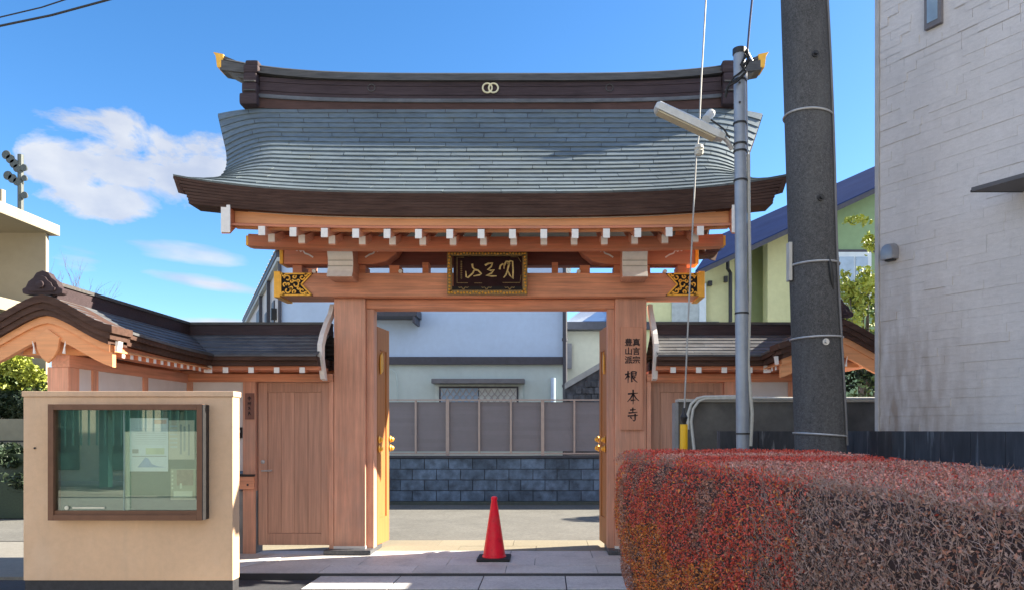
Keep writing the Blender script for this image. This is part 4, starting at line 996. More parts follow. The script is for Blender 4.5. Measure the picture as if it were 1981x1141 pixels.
for i in range(6):
    for j in range(9):
        px = 1096+j*12+(6 if i % 2 else 0)+random.uniform(-1, 1); top = 752-(px-1093)*.58
        py = 800-i*13
        if py-13 > top+3: 
            p = at(px, py, 14.99); box('stone', M('dark_stonework2', (.085, .09, .10), .9, .4, 9, rand=.3), rmp, p[0], p[0]+.12, 14.97-random.uniform(0, .02), 15.0, p[2], p[2]+.125, bevel=.012)

# ------ green house at right
gh = thing('green_house', (5, 16, 0), 'light green house with dark blue sloping roof behind the utility pole', 'house')
quad('roof', roofB, gh, [at(1345, 524, 18.850), at(1720, 350, 18.850), at(1760, 292, 24.650), at(1392, 455, 24.650)], (0, 0, -.03))
quad('roof_edge', trimD, gh, [at(1345, 526, 18.806), at(1720, 352, 18.806), at(1720, 352, 19.140), at(1345, 526, 19.140)], (0, 0, -.13))
def wallpoly(nm, mat, pts, Y, th, par=gh):
    Y *= 1.45; th *= 1.45
    return MB().prism([at(a, b, Y)[::2] for a, b in pts], 'y', Y, Y+th).build(nm, mat, par)
wallpoly('front_wall', greenL, [(1250, 900), (1250, 568), (1350, 526), (1421, 493), (1421, 900)], 13.6, 2.5)
wallpoly('porch_wall', greenL, [(1485, 900), (1485, 463), (1545, 436), (1545, 900)], 13.5, .3)
wallpoly('recessed_wall', M('green_wall_mid', (.36, .42, .22), .85, .05, 8), [(1421, 900), (1421, 492), (1485, 462), (1485, 900)], 14.2, .3)
wallpoly('gable_wall', greenD, [(1545, 900), (1545, 436), (1700, 364), (1760, 336), (1760, 900)], 13.4, 2)
wallpoly('wall_band', trimD, [(1600, 488), (1600, 483), (1720, 483), (1720, 488)], 13.36, .03)
fr0 = wallpoly('window', winF, [(1616, 590), (1616, 488), (1686, 488), (1686, 590)], 13.34, .05)
wallpoly('pane', winG, [(1624, 582), (1624, 497), (1652, 497), (1652, 582)], 13.32, .019, fr0); wallpoly('pane', winG, [(1656, 582), (1656, 497), (1679, 497), (1679, 582)], 13.32, .019, fr0)
f1 = wallpoly('window', M('grey_pane', (.40, .45, .45), .4), [(1300, 640), (1300, 540), (1362, 545), (1362, 640)], 13.55, .04)
wallpoly('pane', winF, [(1353, 640), (1353, 548), (1366, 548), (1366, 640)], 13.53, .018, f1)
wallpoly('wall_vent', blackM, [(1371, 552), (1371, 543), (1378, 543), (1378, 552)], 13.5, .09); wallpoly('wall_vent', blackM, [(1402, 545), (1402, 534), (1408, 534), (1408, 545)], 13.5, .09)
MB().tube([at(1408, 500, 19.430), at(1408, 520, 19.430), at(1413, 528, 19.575), at(1413, 640, 19.575)], .05, 8).build('downpipe', blackM, gh, smooth=True)
wallpoly('skylight', blackM, [(1374, 497), (1381, 483), (1397, 483), (1392, 499)], 14.2, .05)

# ------ beige building at left
bb_ = thing('beige_building', (-11, 16, 0), 'beige flat roofed building with thick pale roof slab at the left edge', 'building')
MB().prism([(-16, 13.8), (-9.37, 13.8), (-9.45, 14.0), (-12.8, 17), (-16, 17)], 'z', 0, 5.06).build('wall', beigeB, bb_); 
box('roof_slab', beigeF, bb_, -16, -9.27, 11.0, 14.05, 5.06, 5.26, bevel=.01)
box('balcony_slab', beigeF, bb_, -16, -9.60, 12.6, 13.79, 3.50, 3.72, bevel=.01)
box('rail_post', beigeF, bb_, at(4,0,13.5)[0], at(11,0,13.5)[0], 13.4, 13.5, 5.26, 5.75); box('rail_post', beigeF, bb_, at(-12,0,13.5)[0], at(-2,0,13.5)[0], 13.4, 13.5, 5.26, 5.75)
box('shutter_box', M('grey_shutter', (.35, .36, .37), .6), bb_, -13, at(30,0,13.7)[0], 13.70, 13.798, 3.0, 3.45)
mastM = M('mast_grey_green', (.09, .105, .095), .6, .3, 20)
fm = thing('floodlight_mast', at(42, 400, 30), 'steel mast with a cluster of round floodlights beyond the beige roof', 'floodlight mast')
b0 = at(40, 400, 30); MB().tube([(b0[0], 30, 0), (b0[0], 30, at(0, 300, 30)[2])], .11, 8).build('mast', mastM, fm, smooth=True)
for px, py, r_ in ((12, 300, 9), (20, 308, 9), (27, 317, 9), (33, 326, 8), (15, 340, 9), (24, 346, 9), (33, 352, 8), (46, 325, 7), (47, 345, 6), (47, 378, 7)):
    a = Vector(at(px, py, 29.9)); q = r_/1426*30
    MB().lathe([(.02, .16), (q*.6, .12), (q, 0), (q*.9, -.02)], a, 12, 'y').build('floodlight', mastM, fm, smooth=True)
for py in (312, 348): 
    a, b = at(16, py-4, 30), at(46, py+8, 30); MB().tube([a, b], .04, 6).build('cross_arm', mastM, fm)
# left background: rendered low wall and dark clipped shrubs
lwall = thing('low_garden_wall', (-11, 12.5, 0), 'low beige wall of stacked bands behind the clipped shrub at far left', 'wall')
for r_ in range(4): box('band', M('beige_band', (.26, .24, .17), .85, .1, 6), lwall, -15, -8.2, 12.6+.01*(r_ % 2), 12.75, .0+.40*r_, .0+.40*r_+.37)
box('core', blackM, lwall, -15, -8.2, 12.64, 12.74, 0, 1.56)

# ================================================================== FOLIAGE
def leaf_cloud(name, mat, parent, pts, size, flat=.0, tint=None, kind=True):
    """pts: list of positions; one small folded leaf quad each"""
    import numpy as np
    rng = np.random.default_rng(len(pts)); P = np.array(pts); n = len(P)
    a = rng.normal(size=(n, 3)); a /= np.linalg.norm(a, axis=1, keepdims=True)
    b = rng.normal(size=(n, 3)); b -= (a*b).sum(1, keepdims=True)*a; b /= np.linalg.norm(b, axis=1, keepdims=True)
    s = size*rng.uniform(.6, 1.3, (n, 1))
    o = np.zeros(3); p = parent
    while p is not None: o += np.array(p.location); p = p.parent
    P = P-o
    V = np.stack([P-a*s, P-b*s*.45, P+a*s, P+b*s*.45], 1).reshape(-1, 3)
    me = bpy.data.meshes.new(name); me.vertices.add(4*n); me.vertices.foreach_set('co', V.ravel())
    me.loops.add(4*n); me.loops.foreach_set('vertex_index', np.arange(4*n)); me.polygons.add(n)
    me.polygons.foreach_set('loop_start', np.arange(0, 4*n, 4)); me.polygons.foreach_set('loop_total', np.full(n, 4))
    me.update(); me.validate(); me.materials.append(mat)
    ob = bpy.data.objects.new(name, me); C.objects.link(ob)
    if parent: ob.parent = parent
    if kind: stuff(ob)
    return ob
def leafmat(name, col, hue=.25):
    m = M(name, col, .55, .35, 40, rand=0, fine=.2); b = m.node_tree.nodes['Principled BSDF']
    return m
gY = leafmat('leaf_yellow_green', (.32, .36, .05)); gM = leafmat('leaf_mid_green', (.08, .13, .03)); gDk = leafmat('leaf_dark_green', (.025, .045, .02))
def blob_pts(c, r, n, seed=0, gap=.45):
    rnd = random.Random(seed); out = []
    while len(out) < n:
        v = Vector((rnd.gauss(0, 1), rnd.gauss(0, 1), rnd.gauss(0, 1))).normalized()*rnd.uniform(.35, 1)**.5
        p = Vector((c[0]+v.x*r[0], c[1]+v.y*r[1], c[2]+v.z*r[2]))
        if mnoise.noise(p*2.6)+.5 > gap+.25*(v.length > .8): out.append(p)
    return out
def shrub(name, loc, label, cat, blobs, size, trunk=True):
    t = thing(name, loc, label, cat)
    for i, (mat, c, r, n) in enumerate(blobs): leaf_cloud('crown', mat, t, blob_pts(c, r, n, i+int(c[0]*10)), size)
    if trunk:
        mb = MB(); rnd = random.Random(5)
        for k in range(5):
            e = Vector((blobs[0][1][0]+rnd.uniform(-.6, .6)*blobs[0][2][0], blobs[0][1][1], blobs[0][1][2]+rnd.uniform(-.2, .6)*blobs[0][2][2]))
            mb.tube([loc, Vector(loc).lerp(e, .5)+Vector((rnd.uniform(-.1, .1), 0, .1)), e], [.05, .03, .012], 6)
        mb.build('trunk', bark, t, smooth=True)
    return t
c1 = at(1672, 590, 16)
shrub('tree', (c1[0], 16, -.02), 'yellow green leafy tree between utility pole and tiled building', 'tree',
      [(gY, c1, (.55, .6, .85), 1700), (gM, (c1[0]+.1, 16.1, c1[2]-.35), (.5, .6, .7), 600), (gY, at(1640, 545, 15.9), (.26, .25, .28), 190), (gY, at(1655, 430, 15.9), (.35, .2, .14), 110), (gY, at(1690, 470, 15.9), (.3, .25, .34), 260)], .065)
br = MB(); br.tube([at(1700, 500, 11.5), at(1665, 445, 11.5), at(1625, 420, 11.5)], [.015, .01, .005], 5)
c2 = at(1665, 745, 12.9)
shrub('dark_shrub', (c2[0], 12.9, -.02), 'dense dark evergreen shrub under the right wing roof', 'shrub', [(gDk, c2, (.95, .6, 1.1), 6500), (gM, (c2[0], 12.5, c2[2]-.3), (.8, .4, .6), 500)], .05)
c3 = at(25, 745, 13.2)
shrub('bush', (c3[0], 13.2, -.02), 'sunlit yellow green bush behind the left wing of the wall', 'bush', [(gY, at(25, 718, 13.0), (.8, .45, .42), 3600), (gM, (c3[0], 13.3, c3[2]-.1), (.9, .45, .5), 3200), (gDk, at(20, 782, 13.1), (.95, .4, .34), 5000)], .05, False)  # lit top and dark underside are put into the leaf colours
c4 = at(10, 912, 11.8)
shrub('clipped_shrub', (c4[0], 11.8, -.02), 'low black green clipped shrub at the far left edge', 'shrub', [(gDk, c4, (1.1, .7, .46), 7000)], .05, False)
box('core', gDk, bpy.data.objects['clipped_shrub'], c4[0]-.95, c4[0]+.95, 11.5, 12.2, 0, c4[2]+.3)
# bare tree
bt = thing('bare_tree', (at(100, 0, 20)[0], 20, 0), 'leafless tree with fine branches rising behind the left wing roof', 'tree')
random.seed(21); mb = MB()
def branch(p, d, l, r, dep):
    q = p+d*l; mb.tube([p, p.lerp(q, .5)+Vector((random.uniform(-.05, .05)*l, 0, random.uniform(-.05, .05)*l)), q], [r, r*.8, r*.6], 5 if dep > 1 else 4, False)
    if dep:
        for k in range(3 if dep > 2 else 2):
            nd_ = (d+Vector((random.uniform(-.55, .6), random.uniform(-.4, .4), random.uniform(-.1, .35)))).normalized()
            branch(p.lerp(q, random.uniform(.5, 1)), nd_, l*random.uniform(.6, .8), r*.55, dep-1)
tp = Vector(at(95, 0, 20)); tp.z = 0
branch(tp, Vector((.1, 0, 1)), 3.2, .12, 0)
for k, (dx, dz, l_) in enumerate([(.0, 1, .95), (.35, 1, .95), (.7, 1, .85), (.5, .8, .7)]):
    branch(tp+Vector((.3, 0, 3.1)), Vector((dx, 0, dz)).normalized(), l_*1.35, .026, 4)
mb.build('crown', bark, bt, smooth=True)

# hedge
hd = thing('clipped_hedge', (1.1, 3.0, -.05), 'long clipped azalea hedge, crimson and orange leaves turning to bare brown twigs', 'hedge')
import numpy as np
rng = np.random.default_rng(4)
YF, YN = 4.72, .75
def hx(y): return .40+(4.6-y)*.165           # street side face
HXR = 1.62
def side_x(y, z):
    base_ = hx(y); k = z/1.22
    tuck = .30*max(0, (.75-k))**1.6+ .10*max(0, (k-.86)/.14)**2
    far = .16*max(0, (y-4.45)/.27)**2
    return base_+tuck+far
leaf = {k: [] for k in ('crimson', 'orange', 'brown', 'pink', 'grey')}
def colour_pick(y, z, top):
    n1 = mnoise.noise(Vector((y*2.2, z*2.4, 3.1))); n2 = mnoise.noise(Vector((y*5, z*5, 9.0)))
    px = 1057+hx(y)/y*1426
    if top:
        if y < 3.2 and rng.random() < .8: return 'pink' if rng.random() < .7 else 'brown'
        return 'crimson' if n1+.25*rng.random() > -.15 else 'pink'
    lim = 1500+90*n1+ (1-z/1.2)*40
    if px > lim+30:
        q = rng.random()
        return None if q < .3 else ('grey' if q < .75 else 'brown')
    if px > lim-40 and rng.random() < .35: return 'brown'
    if px < 1210 and n2 > .0: return 'brown'
    lowz = .95-(px-1180)/330*.45
    if z < lowz+.4*n1 and rng.random() < .42+.45*(n2+.5): return 'orange'
    if n2+.5*n1 < -.33: return 'brown'
    return 'crimson' if rng.random() < .78 else ('brown' if rng.random() < .5 else 'orange')
NS = 190000
for i in range(NS):
    r = rng.random()
    if r < .58:
        y = YN+(YF-YN)*rng.random()**1.25; z = .02+1.2*rng.random(); x = side_x(y, z)+abs(rng.normal(0, .022))-.012; top = False
        ztop = 1.225+.02*(y-2)/2.6
        if z > ztop: continue
    elif r < .93:
        y = YN+(YF-YN)*rng.random()**1.25; u = rng.random(); x = hx(y)+.04+(HXR-hx(y)-.04)*u
        z = 1.215+.03*(y-2)/2.6-abs(rng.normal(0, .018))+.012-.05*max(0, (hx(y)+.14-x)/.14)**2 - .06*max(0, (y-4.5)/.22)**2; top = u > .05
    else:
        u = rng.random(); z = .05+1.15*rng.random(); x0_ = side_x(4.55, z)+.05; x = x0_+(HXR-x0_)*u; y = YF-.05+rng.normal(0, .015)-.15*max(0, .6-z); top = False
    z += .012*mnoise.noise(Vector((x*6, y*6, 0))); x += .02*mnoise.noise(Vector((y*5, z*5, 2.0)))
    ck = colour_pick(y, z, top)
    if ck: leaf[ck].append((x, y, z))
hm = {'crimson': M('leaf_crimson', (.72, .10, .06), .55, .45, 50, fine=.25), 'orange': M('leaf_orange', (.80, .25, .05), .55, .4, 50, fine=.25),
      'brown': M('leaf_brown', (.44, .20, .135), .7, .4, 50, fine=.2), 'pink': M('leaf_dusty_pink', (.72, .33, .25), .7, .35, 50, fine=.2), 'grey': M('leaf_grey_brown', (.42, .27, .21), .8, .4, 50, fine=.2)}
for k, p in leaf.items(): 
    if p: leaf_cloud({'crimson': 'crimson_leaves', 'orange': 'orange_leaves', 'brown': 'brown_leaves', 'pink': 'dusty_pink_leaves', 'grey': 'withered_leaves'}[k], hm[k], hd, p, .0065 if k != 'orange' else .0072)
# core
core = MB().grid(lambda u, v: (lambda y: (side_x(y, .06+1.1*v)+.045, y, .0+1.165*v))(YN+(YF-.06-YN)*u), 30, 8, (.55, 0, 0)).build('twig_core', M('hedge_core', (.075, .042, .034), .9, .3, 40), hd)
# twigs
mbv = []; mbf = []
def twig(p, d, l, r):
    global mbv, mbf
    a = Vector(p); b = a+Vector(d)*l; m_ = a.lerp(b, .5)+Vector((random.gauss(0, .004), random.gauss(0, .004), random.gauss(0, .004)))
    s = Vector(d).cross(Vector((.3, .5, .8))).normalized()*r; t = Vector(d).cross(s).normalized()*r
    o = len(mbv)
    for q, k in ((a, 1), (m_, .8), (b, .4)): mbv += [tuple(q+s*k), tuple(q-s*.5*k+t*.87*k), tuple(q-s*.5*k-t*.87*k)]
    for j in (0, 3):
        for k in range(3): mbf.append((o+j+k, o+j+(k+1) % 3, o+j+3+(k+1) % 3, o+j+3+k))
random.seed(9)
for i in range(42000):
    y = YN+(YF-YN)*random.random()**1.35; 
    if random.random() < .62:
        z = random.uniform(.03, 1.2); px = 1057+hx(y)/y*1426
        if px < 1440 and random.random() < .85: continue
        x = side_x(y, z)+random.uniform(-.015, .03); d = Vector((random.uniform(-.5, .2), random.gauss(0, .6), random.uniform(.2, 1))).normalized()
    else:
        x = random.uniform(hx(y)+.05, HXR); z = 1.20+random.uniform(-.02, .015); d = Vector((random.gauss(0, .4), random.gauss(0, .5), random.uniform(.1, .8))).normalized()
    twig((x, y, z), d, random.uniform(.02, .055), random.uniform(.0006, .0012))
me = bpy.data.meshes.new('twigs'); me.from_pydata([(a-1.1, b-3.0, c+.05) for a, b, c in mbv], [], mbf); me.materials.append(M('twig', (.42, .285, .23), .8, .35, 60))
tw = bpy.data.objects.new('twigs', me); C.objects.link(tw); tw.parent = hd; stuff(tw)

# ================================================================== RIGHT HAND WALLS, BUILDING
gw = thing('concrete_garden_wall', (2.1, 6.9, 0), 'weathered grey concrete wall with pale coping right of the gate', 'wall')
box('wall', wallG, gw, 1.235, 3.3, 6.9, 7.02, 0, 1.635, bevel=.004); box('coping', M('pale_coping', (.42, .41, .38), .8, .1, 10), gw, 1.23, 3.3, 6.88, 7.04, 1.636, 1.665, bevel=.004)
box('end_post', conc, gw, 1.20, 1.233, 6.88, 7.04, 0, 1.63)
dw = thing('dark_block_wall', (2.3, 4.4, 0), 'dark streaked block wall running along the foot of the tiled building', 'wall')
fx = 1.345
while fx < 2.24:
    x1 = min(fx+.3, 2.30); box('wall_block', wallD, dw, fx+.002, x1-.002, 5.72, 5.82, 0, 1.365); fx += .3
y = 5.72
while y > .6:
    box('wall_block', wallD, dw, 2.255, 2.36, y-.298, y-.002, 1.195-.0, 1.366)
    box('wall_block', wallD, dw, 2.255, 2.36, y-.298, y-.002, .0, 1.193)
    y -= .3
box('ledge', M('ledge_grey', (.16, .16, .17), .8, .2, 10), dw, 2.19, 2.2545, .6, 5.70, .0, 1.185)
box('coping', M('coping_black', (.03, .032, .036), .7), dw, 1.345, 2.36, 5.715, 5.825, 1.3665, 1.377) if 0 else None

tb = thing('tiled_building', (2.45, 5.45, 0), 'tall building clad in pale relief tiles at the right edge', 'building')
d_ = Vector((.5145, -.8575, 0)); n_w = Vector((-.8575, -.5145, 0)); C0 = Vector((2.45, 5.45, 0)); ang = math.atan2(d_.y, d_.x)
def TP(t, z, o=0): p = C0+d_*t+n_w*o; return (p.x, p.y, z)
def tbox(nm, mat, t0, t1, z0, z1, o0, o1, par=tb, bevel=0):
    vs = [TP(t, z, o) for z in (z0, z1) for (t, o) in ((t0, o0), (t1, o0), (t1, o1), (t0, o1))]
    return MB().add(vs, [(3, 2, 1, 0), (4, 5, 6, 7), (0, 1, 5, 4), (1, 2, 6, 5), (2, 3, 7, 6), (3, 0, 4, 7)]).build(nm, mat, par, bevel=bevel)
tbox('wall_body', tile, 0.004, 5.0, 0, 5.2, -4.5, -.001)
tbox('corner_trim', M('corner_trim', (.45, .44, .44), .7), -.012, .018, 1.2, 5.2, -.03, .018)
um = MB().box(0, 1, -.5, .5, 0, 1)
unit = None
CH = .058; rnd = random.Random(17); cnt = 0; more = MB()
wt0, wt1, wz0 = .378, .497, 4.14
for r_ in range(67):
    z = 1.30+CH*r_; t = .02-(rnd.uniform(0, .12))
    while t < 4.7:
        l_ = rnd.choice((.11, .15, .2, .26, .32)); a = max(t, .02); b = t+l_
        dep = rnd.choice((.003, .003, .004, .0048, .006, .008))
        if b-a > .02 and not (z+CH > wz0-.03 and z < 5.6 and b > wt0-.02 and a < wt1+.02):
            vis_ = (t < 1.25 and z < 4.62)
            if vis_ and cnt < 298:
                if unit is None:
                    o = MB().box(0, 1, -1, 0, 0, 1).build('tile', tile, None); unit = o.data
                else:
                    o = bpy.data.objects.new('tile', unit); C.objects.link(o)
                o.parent = tb; o.location = Vector(TP(a+.0003, z+.0003))-C0; o.rotation_euler = (0, 0, ang); o.scale = (b-a-.0006, dep, CH-.0006)
                cnt += 1
            else:
                vs = [TP(tt_, zz_, oo_) for zz_ in (z+.001, z+CH-.001) for (tt_, oo_) in ((a+.001, 0), (b-.001, 0), (b-.001, dep), (a+.001, dep))]
                more.add(vs, [(4, 5, 6, 7), (0, 1, 5, 4), (1, 2, 6, 5), (2, 3, 7, 6), (3, 0, 4, 7)])
        t = b
stuff(more.build('more_tiles', tile, tb))
wf = tbox('window', M('window_frame_grey', (.16, .15, .16), .5), wt0, wt1, wz0, 5.1, 0, .03)
tbox('pane', winG, wt0+.022, wt1-.022, wz0+.035, 5.06, .0305, .034, wf)
hood = MB(); hc = at(1725, 490, 5.25)
hood_o = thing('vent_hood', hc, 'rounded grey metal vent hood on the tiled wall', 'vent hood')
# hood stands on the wall at parameter t
th_ = .12; zc = EYE+(832-490)/1426*5.35
hp = [(-.055, -.05), (.055, -.05), (.055, .02), (.04, .055), (.015, .07), (-.015, .07), (-.04, .055), (-.055, .02)]
vs = [TP(th_+a, zc+b, 0.0) for a, b in hp]+[TP(th_+a*.9, zc+b*.9-.01, .075) for a, b in hp]; n = len(hp)
hood_o.location = TP(th_, zc-.05)
MB().add(vs, [tuple(range(n))[::-1], tuple(range(n, 2*n))]+[(i, (i+1) % n, n+(i+1) % n, n+i) for i in range(n)]).build('hood', M('hood_metal', (.30, .30, .32), .35, metal=.5), hood_o, smooth=True, bevel=.006)
tbox('outlet', blackM, th_-.03, th_+.035, zc-.062, zc-.051, .005, .05, hood_o)
# awning
aw = thing('awning', TP(.9, 2.75), 'dark flat canopy projecting from the tiled wall at the right edge', 'awning')
z_ = 2.85; T_ = Vector((2.64, 4.58, z_)); W_ = Vector((2.962, 4.58, z_)); dd = Vector((.5145, -.8575, 0))
vs = [T_, W_, W_+dd*1.6, T_+dd*1.6]; top_ = [v+Vector((0, 0, .025+.03*(k in (1, 2)))) for k, v in enumerate(vs)]
MB().tube([T_+Vector((.0, .004, .004)), W_+Vector((0, .004, .004))], .008, 6).build('edge_trim', blackM, aw)
MB().add(vs+top_, [(3, 2, 1, 0), (4, 5, 6, 7), (0, 1, 5, 4), (1, 2, 6, 5), (2, 3, 7, 6), (3, 0, 4, 7)]).build('panel', M('awning_dark', (.10, .095, .10), .6), aw)

# ================================================================== POLES AND CABLES
up = thing('utility_pole', (1.84, 4.95, -.05), 'thick dark concrete utility pole with wire bands, leaning slightly left', 'utility pole')
def pc(z): return Vector((1.84-.0372*(z+.0)+.0, 4.95, z))
def pxc(py): return 1587-32*(870-py)/870
def pole_pt(py, Y=4.95): p = at(pxc(py), py, Y); return Vector(p)
zb, zt = -.06, 7.5
k_ = (pole_pt(0).x-pole_pt(870).x)/(pole_pt(0).z-pole_pt(870).z); z870 = pole_pt(870).z; x870 = pole_pt(870).x
def PX(z): return x870+k_*(z-z870)
def PR(z): return .165-.0055*(z-1.2)
mb = MB(); NP = 32
mb.tube([(PX(z), 4.95, z) for z in (zb, 1, 2, 3, 4, 5, zt)], [PR(z) for z in (zb, 1, 2, 3, 4, 5, zt)], NP)
mb.build('shaft', poleC, up, smooth=True)
for py, tl in ((229, -.012), (515, .004), (655, .004), (840, -.012)):
    z = pole_pt(py).z; r = PR(z)+.006
    MB().tube([(PX(z)+r*math.cos(a*math.pi/16), 4.95+r*math.sin(a*math.pi/16), z+tl*math.cos(a*math.pi/16)) for a in range(33)], .007, 6, False).build('wire_band', galv, up, smooth=True)
for px, py in ((1577, 127), (1587, 397), (1596, 666)):
    z = pole_pt(py).z; x = at(px, py, 4.8)[0]
    MB().lathe([(.022, 0), (.022, -.012), (.012, -.012), (.010, -.03), (.001, -.03)], (x, 4.95-math.sqrt(max(0, PR(z)**2-(x-PX(z))**2))+.003, z), 12, 'y').build('step_bolt', galv if py > 600 else blackM, up, smooth=True)
# cable running down its right side
pts = []
for py in range(-20, 875, 40):
    z = pole_pt(py).z; a = -.72+.10*math.sin(py/110); pts.append((PX(z)+(PR(z)+.008)*math.cos(a), 4.95+(PR(z)+.008)*math.sin(a), z))
MB().tube(pts, .0085, 6).build('side_cable', M('cable_grey', (.16, .16, .17), .6), up, smooth=True)
z = pole_pt(510).z; zz1 = pole_pt(545).z; zz0 = pole_pt(472).z
box('tag_strip', M('tag_grey', (.45, .45, .43), .6), up, PX(z)-PR(z)-.022, PX(z)-PR(z)-.001, 4.90, 4.96, zz1, zz0)
a = at(1607, 505, 4.80); MB().tube([at(1600, 492, 4.81), at(1606, 510, 4.79), at(1609, 535, 4.79), at(1612, 560, 4.81)], [.008, .012, .014, .006], 8).build('band_clasp', blackM, up, smooth=True)

sp_ = thing('lamp_pole', (at(1437, 858, 5.4)[0], 5.4, -.05), 'slim grey steel pole carrying a tilted street lamp', 'street lamp')
xt, xb = at(1430.5, 100, 5.4)[0], at(1437, 858, 5.4)[0]; zt, zb2 = at(0, 97, 5.4)[2], at(0, 858, 5.4)[2]
def SX(z): return xb+(xt-xb)*(z-zb2)/(zt-zb2)
MB().tube([(SX(z), 5.4, z) for z in (-.06, 2.4)], .0475, 20).build('pole_lower', greyM, sp_, smooth=True)
MB().tube([(SX(z), 5.4, z) for z in (2.4, zt)], .044, 20).build('pole_upper', greyM, sp_, smooth=True)
MB().tube([(SX(zt), 5.4, zt-.035), (SX(zt), 5.4, zt+.005)], .05, 20).build('cap', blackM, sp_, smooth=True)
for py in (157, 240, 280, 294, 350, 606, 838):
    z = at(0, py, 5.4)[2]; MB().tube([(SX(z), 5.4, z-.006), (SX(z), 5.4, z+.006)], .0515, 20).build('strap', blackM, sp_, smooth=True)
for py in (160, 198):
    MB().tube([at(1431, py, 5.355), at(1431, py, 5.345)], .008, 8).build('bolt', blackM, sp_)
# conduit down the right side
MB().tube([at(1448, 300, 5.4), at(1449, 430, 5.4), at(1451, 560, 5.4), at(1447, 700, 5.38), at(1455, 800, 5.38), at(1452, 862, 5.38)], .013, 8).build('conduit', cableW, sp_, smooth=True)
MB().tube([at(1443, 140, 5.42), at(1445, 300, 5.43)], .010, 8).build('conduit', galv, sp_, smooth=True)
# wiring tangle at the top
tg = MB()
tg.tube([at(1443, 108, 5.35), at(1434, 125, 5.33), at(1443, 140, 5.34), at(1425, 158, 5.34), at(1408, 168, 5.36), at(1403, 190, 5.4)], .010, 6)
tg.tube([at(1440, 105, 5.34), at(1450, 118, 5.36), at(1440, 135, 5.35), at(1420, 150, 5.35), at(1410, 165, 5.36)], .007, 6)
tg.tube([at(1445, 97, 5.38), at(1448, 115, 5.35), at(1438, 128, 5.34)], .012, 6)
tg.build('wiring', rubber, sp_, smooth=True)
fl_ = MB().tube([at(1446, 95, 5.4), at(1449, 105, 5.4), at(1456, 118, 5.42)], .004, 6); fl_.build('fitting', galv, sp_)
# the lamp: long tilted housing
A = Vector(at(1268, 205, 5.30)); B = Vector(at(1400, 267, 5.36))
dL = (B-A).normalized(); wv = Vector((0, 1, 0)); wv = (wv-dL*wv.dot(dL)).normalized(); uv = dL.cross(wv); uv = uv if uv.z > 0 else -uv
def lampsec(c, w, h, k): return [c+wv*(-w)+uv*(-h), c+wv*w+uv*(-h), c+wv*w+uv*h*.5, c+wv*w*.6+uv*h, c-wv*w*.6+uv*h, c-wv*w+uv*h*.5]
secs = [lampsec(A, .03, .02, 0), lampsec(A+dL*.02, .05, .032, 0), lampsec(A+dL*.30, .055, .035, 0), lampsec(B-dL*.05, .05, .033, 0), lampsec(B, .035, .022, 0)]
vs = [q for s2 in secs for q in s2]; fs = [tuple(range(6))[::-1], tuple(range(24, 30))]
for i in range(4):
    for k in range(6): fs.append((i*6+k, i*6+(k+1) % 6, i*6+6+(k+1) % 6, i*6+6+k))
MB().add(vs, fs).build('lamp_housing', lampW, sp_)
c0, c1_ = A+dL*.03-uv*.034, B-dL*.06-uv*.034
vs = [c0-wv*.042, c0+wv*.042, c1_+wv*.042, c1_-wv*.042]; vs += [v-uv*.012 for v in vs]
MB().add(vs, [(0, 1, 2, 3), (7, 6, 5, 4), (0, 4, 5, 1), (1, 5, 6, 2), (2, 6, 7, 3), (3, 7, 4, 0)]).build('diffuser', lampG, sp_, bevel=.004)
MB().tube([B+uv*.0, Vector(at(1408, 275, 5.38)), Vector(at(1416, 290, 5.4))], .016, 8).build('lamp_arm', galv, sp_, smooth=True)
MB().tube([at(1366, 232, 5.36), at(1376, 219, 5.42)], .032, 10).build('photocell', lampW, sp_, smooth=True)
MB().tube([at(1375, 232, 5.36), at(1400, 250, 5.34), at(1412, 268, 5.35)], .006, 6).build('lamp_wire', blackM, sp_, smooth=True)

gy = thing('guy_wire', (at(1322, 0, 5.6)[0], 5.6, -.05), 'thin guy wire with round insulator and yellow plastic guard above the hedge', 'guy wire')
MB().tube([at(1323, 812, 5.6), at(1334, 560, 5.6), at(1347, 300, 5.6), at(1352, 262, 5.6), at(1357, 150, 5.6), at(1369, -60, 5.6)], .0062, 6).build('wire', M('wire_grey', (.34, .34, .33), .6), gy, smooth=True)
MB().lathe([(.012, -.045), (.03, -.035), (.038, -.01), (.03, 0), (.038, .012), (.03, .035), (.012, .045)], at(1352, 291, 5.6), 14).build('insulator', cableW, gy, smooth=True)
MB().lathe([(.012, -.05), (.022, -.03), (.03, 0), (.014, .03), (.010, .07)], at(1323, 806, 5.6), 14).build('socket', blackM, gy, smooth=True)
MB().tube([at(1323, 820, 5.6), at(1322, 1100, 5.6)], .03, 14).build('guard', yellow, gy, smooth=True)
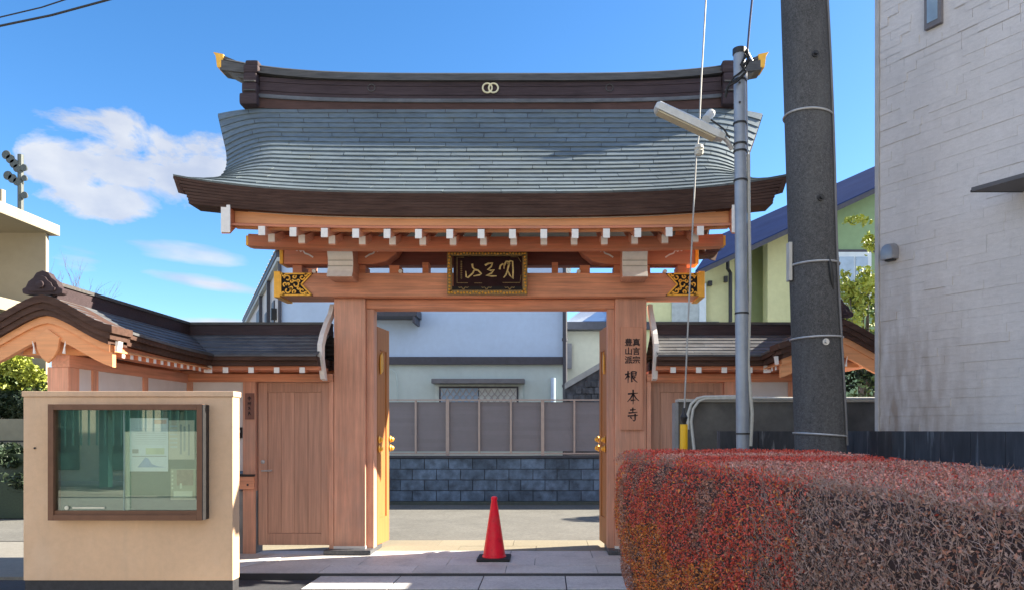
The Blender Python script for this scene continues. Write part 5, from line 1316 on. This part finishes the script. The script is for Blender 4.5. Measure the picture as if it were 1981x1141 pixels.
for nm, pts, lab in (('ground_cable', [(1343, 870), (1337, 815), (1341, 790), (1352, 775), (1365, 770), (1450, 769), (1540, 770), (1700, 770)], 'outer pale cable bending over and along the wall coping'),
                     ('ground_cable', [(1331, 830), (1331, 800), (1337, 781), (1349, 770), (1362, 767), (1430, 766)], 'inner short pale cable curving up beside the yellow guard')):
    o = MB().tube([at(a, b, 6.85) for a, b in pts], .014, 8).build(nm, cableW, None, smooth=True); tag(o, lab, 'cable')
for pts, r, lab in (([(-30, 41, 9), (80, 15, 9), (150, -8, 9)], .008, 'upper thin overhead cable crossing the top left corner'),
                    ([(-30, 57, 9), (100, 30, 9), (240, -8, 9)], .013, 'lower thick overhead cable crossing the top left corner')):
    o = MB().tube([at(a, b, c) for a, b, c in pts], r, 8).build('overhead_cable', blackM, None, smooth=True); tag(o, lab, 'cable')
o = MB().tube([at(1446, 98, 5.4), at(1450, 50, 5.4), at(1459, -40, 5.4)], .008, 8).build('overhead_cable', M('blue_black_cable', (.03, .04, .10), .5), None, smooth=True); tag(o, 'dark cable rising from the top of the lamp pole', 'cable')

# ================================================================== ACROSS THE STREET (seen only in the case glass)
oh = thing('opposite_house', (-9, -8, 0), 'cream house across the street mirrored in the notice case glass', 'house')
box('wall', M('opposite_cream', (.70, .64, .50), .85, .05), oh, -17, 14, -9.5, -9, 0, 6)
for x in (-16, -14.6, -12.9, -11.2, -9.4, -7.8, -6.1): box('column', teal, oh, x, x+.22, -7.6, -7.4, -.05, 4.2)
for z in (1.9, 4.1, 3.0): box('beam', teal, oh, -16.4, -5.5, -7.62, -7.38, z, z+.16)
for x in (-15.6, -13.8, -12.1, -10.3): 
    w_ = box('window', teal, oh, x, x+1.1, -8.99, -8.95, .3, 2.6)
for i in range(26): box('railing_bar', teal, oh, -12.6+i*.2, -12.57+i*.2, -7.3, -7.27, 1.0, 3.0)
ow = thing('opposite_wall', (-9, -5, 0), 'low cream boundary wall across the street mirrored in the case', 'wall')
box('panel', M('opposite_wall_cream', (.45, .46, .36), .85, .05), ow, -9.2, -6.9, -5.2, -5.0, -.05, 1.35); box('panel', M('opposite_wall_cream', (.45, .46, .36)), ow, -6.8, -3.2, -5.4, -5.2, -.05, 1.28)
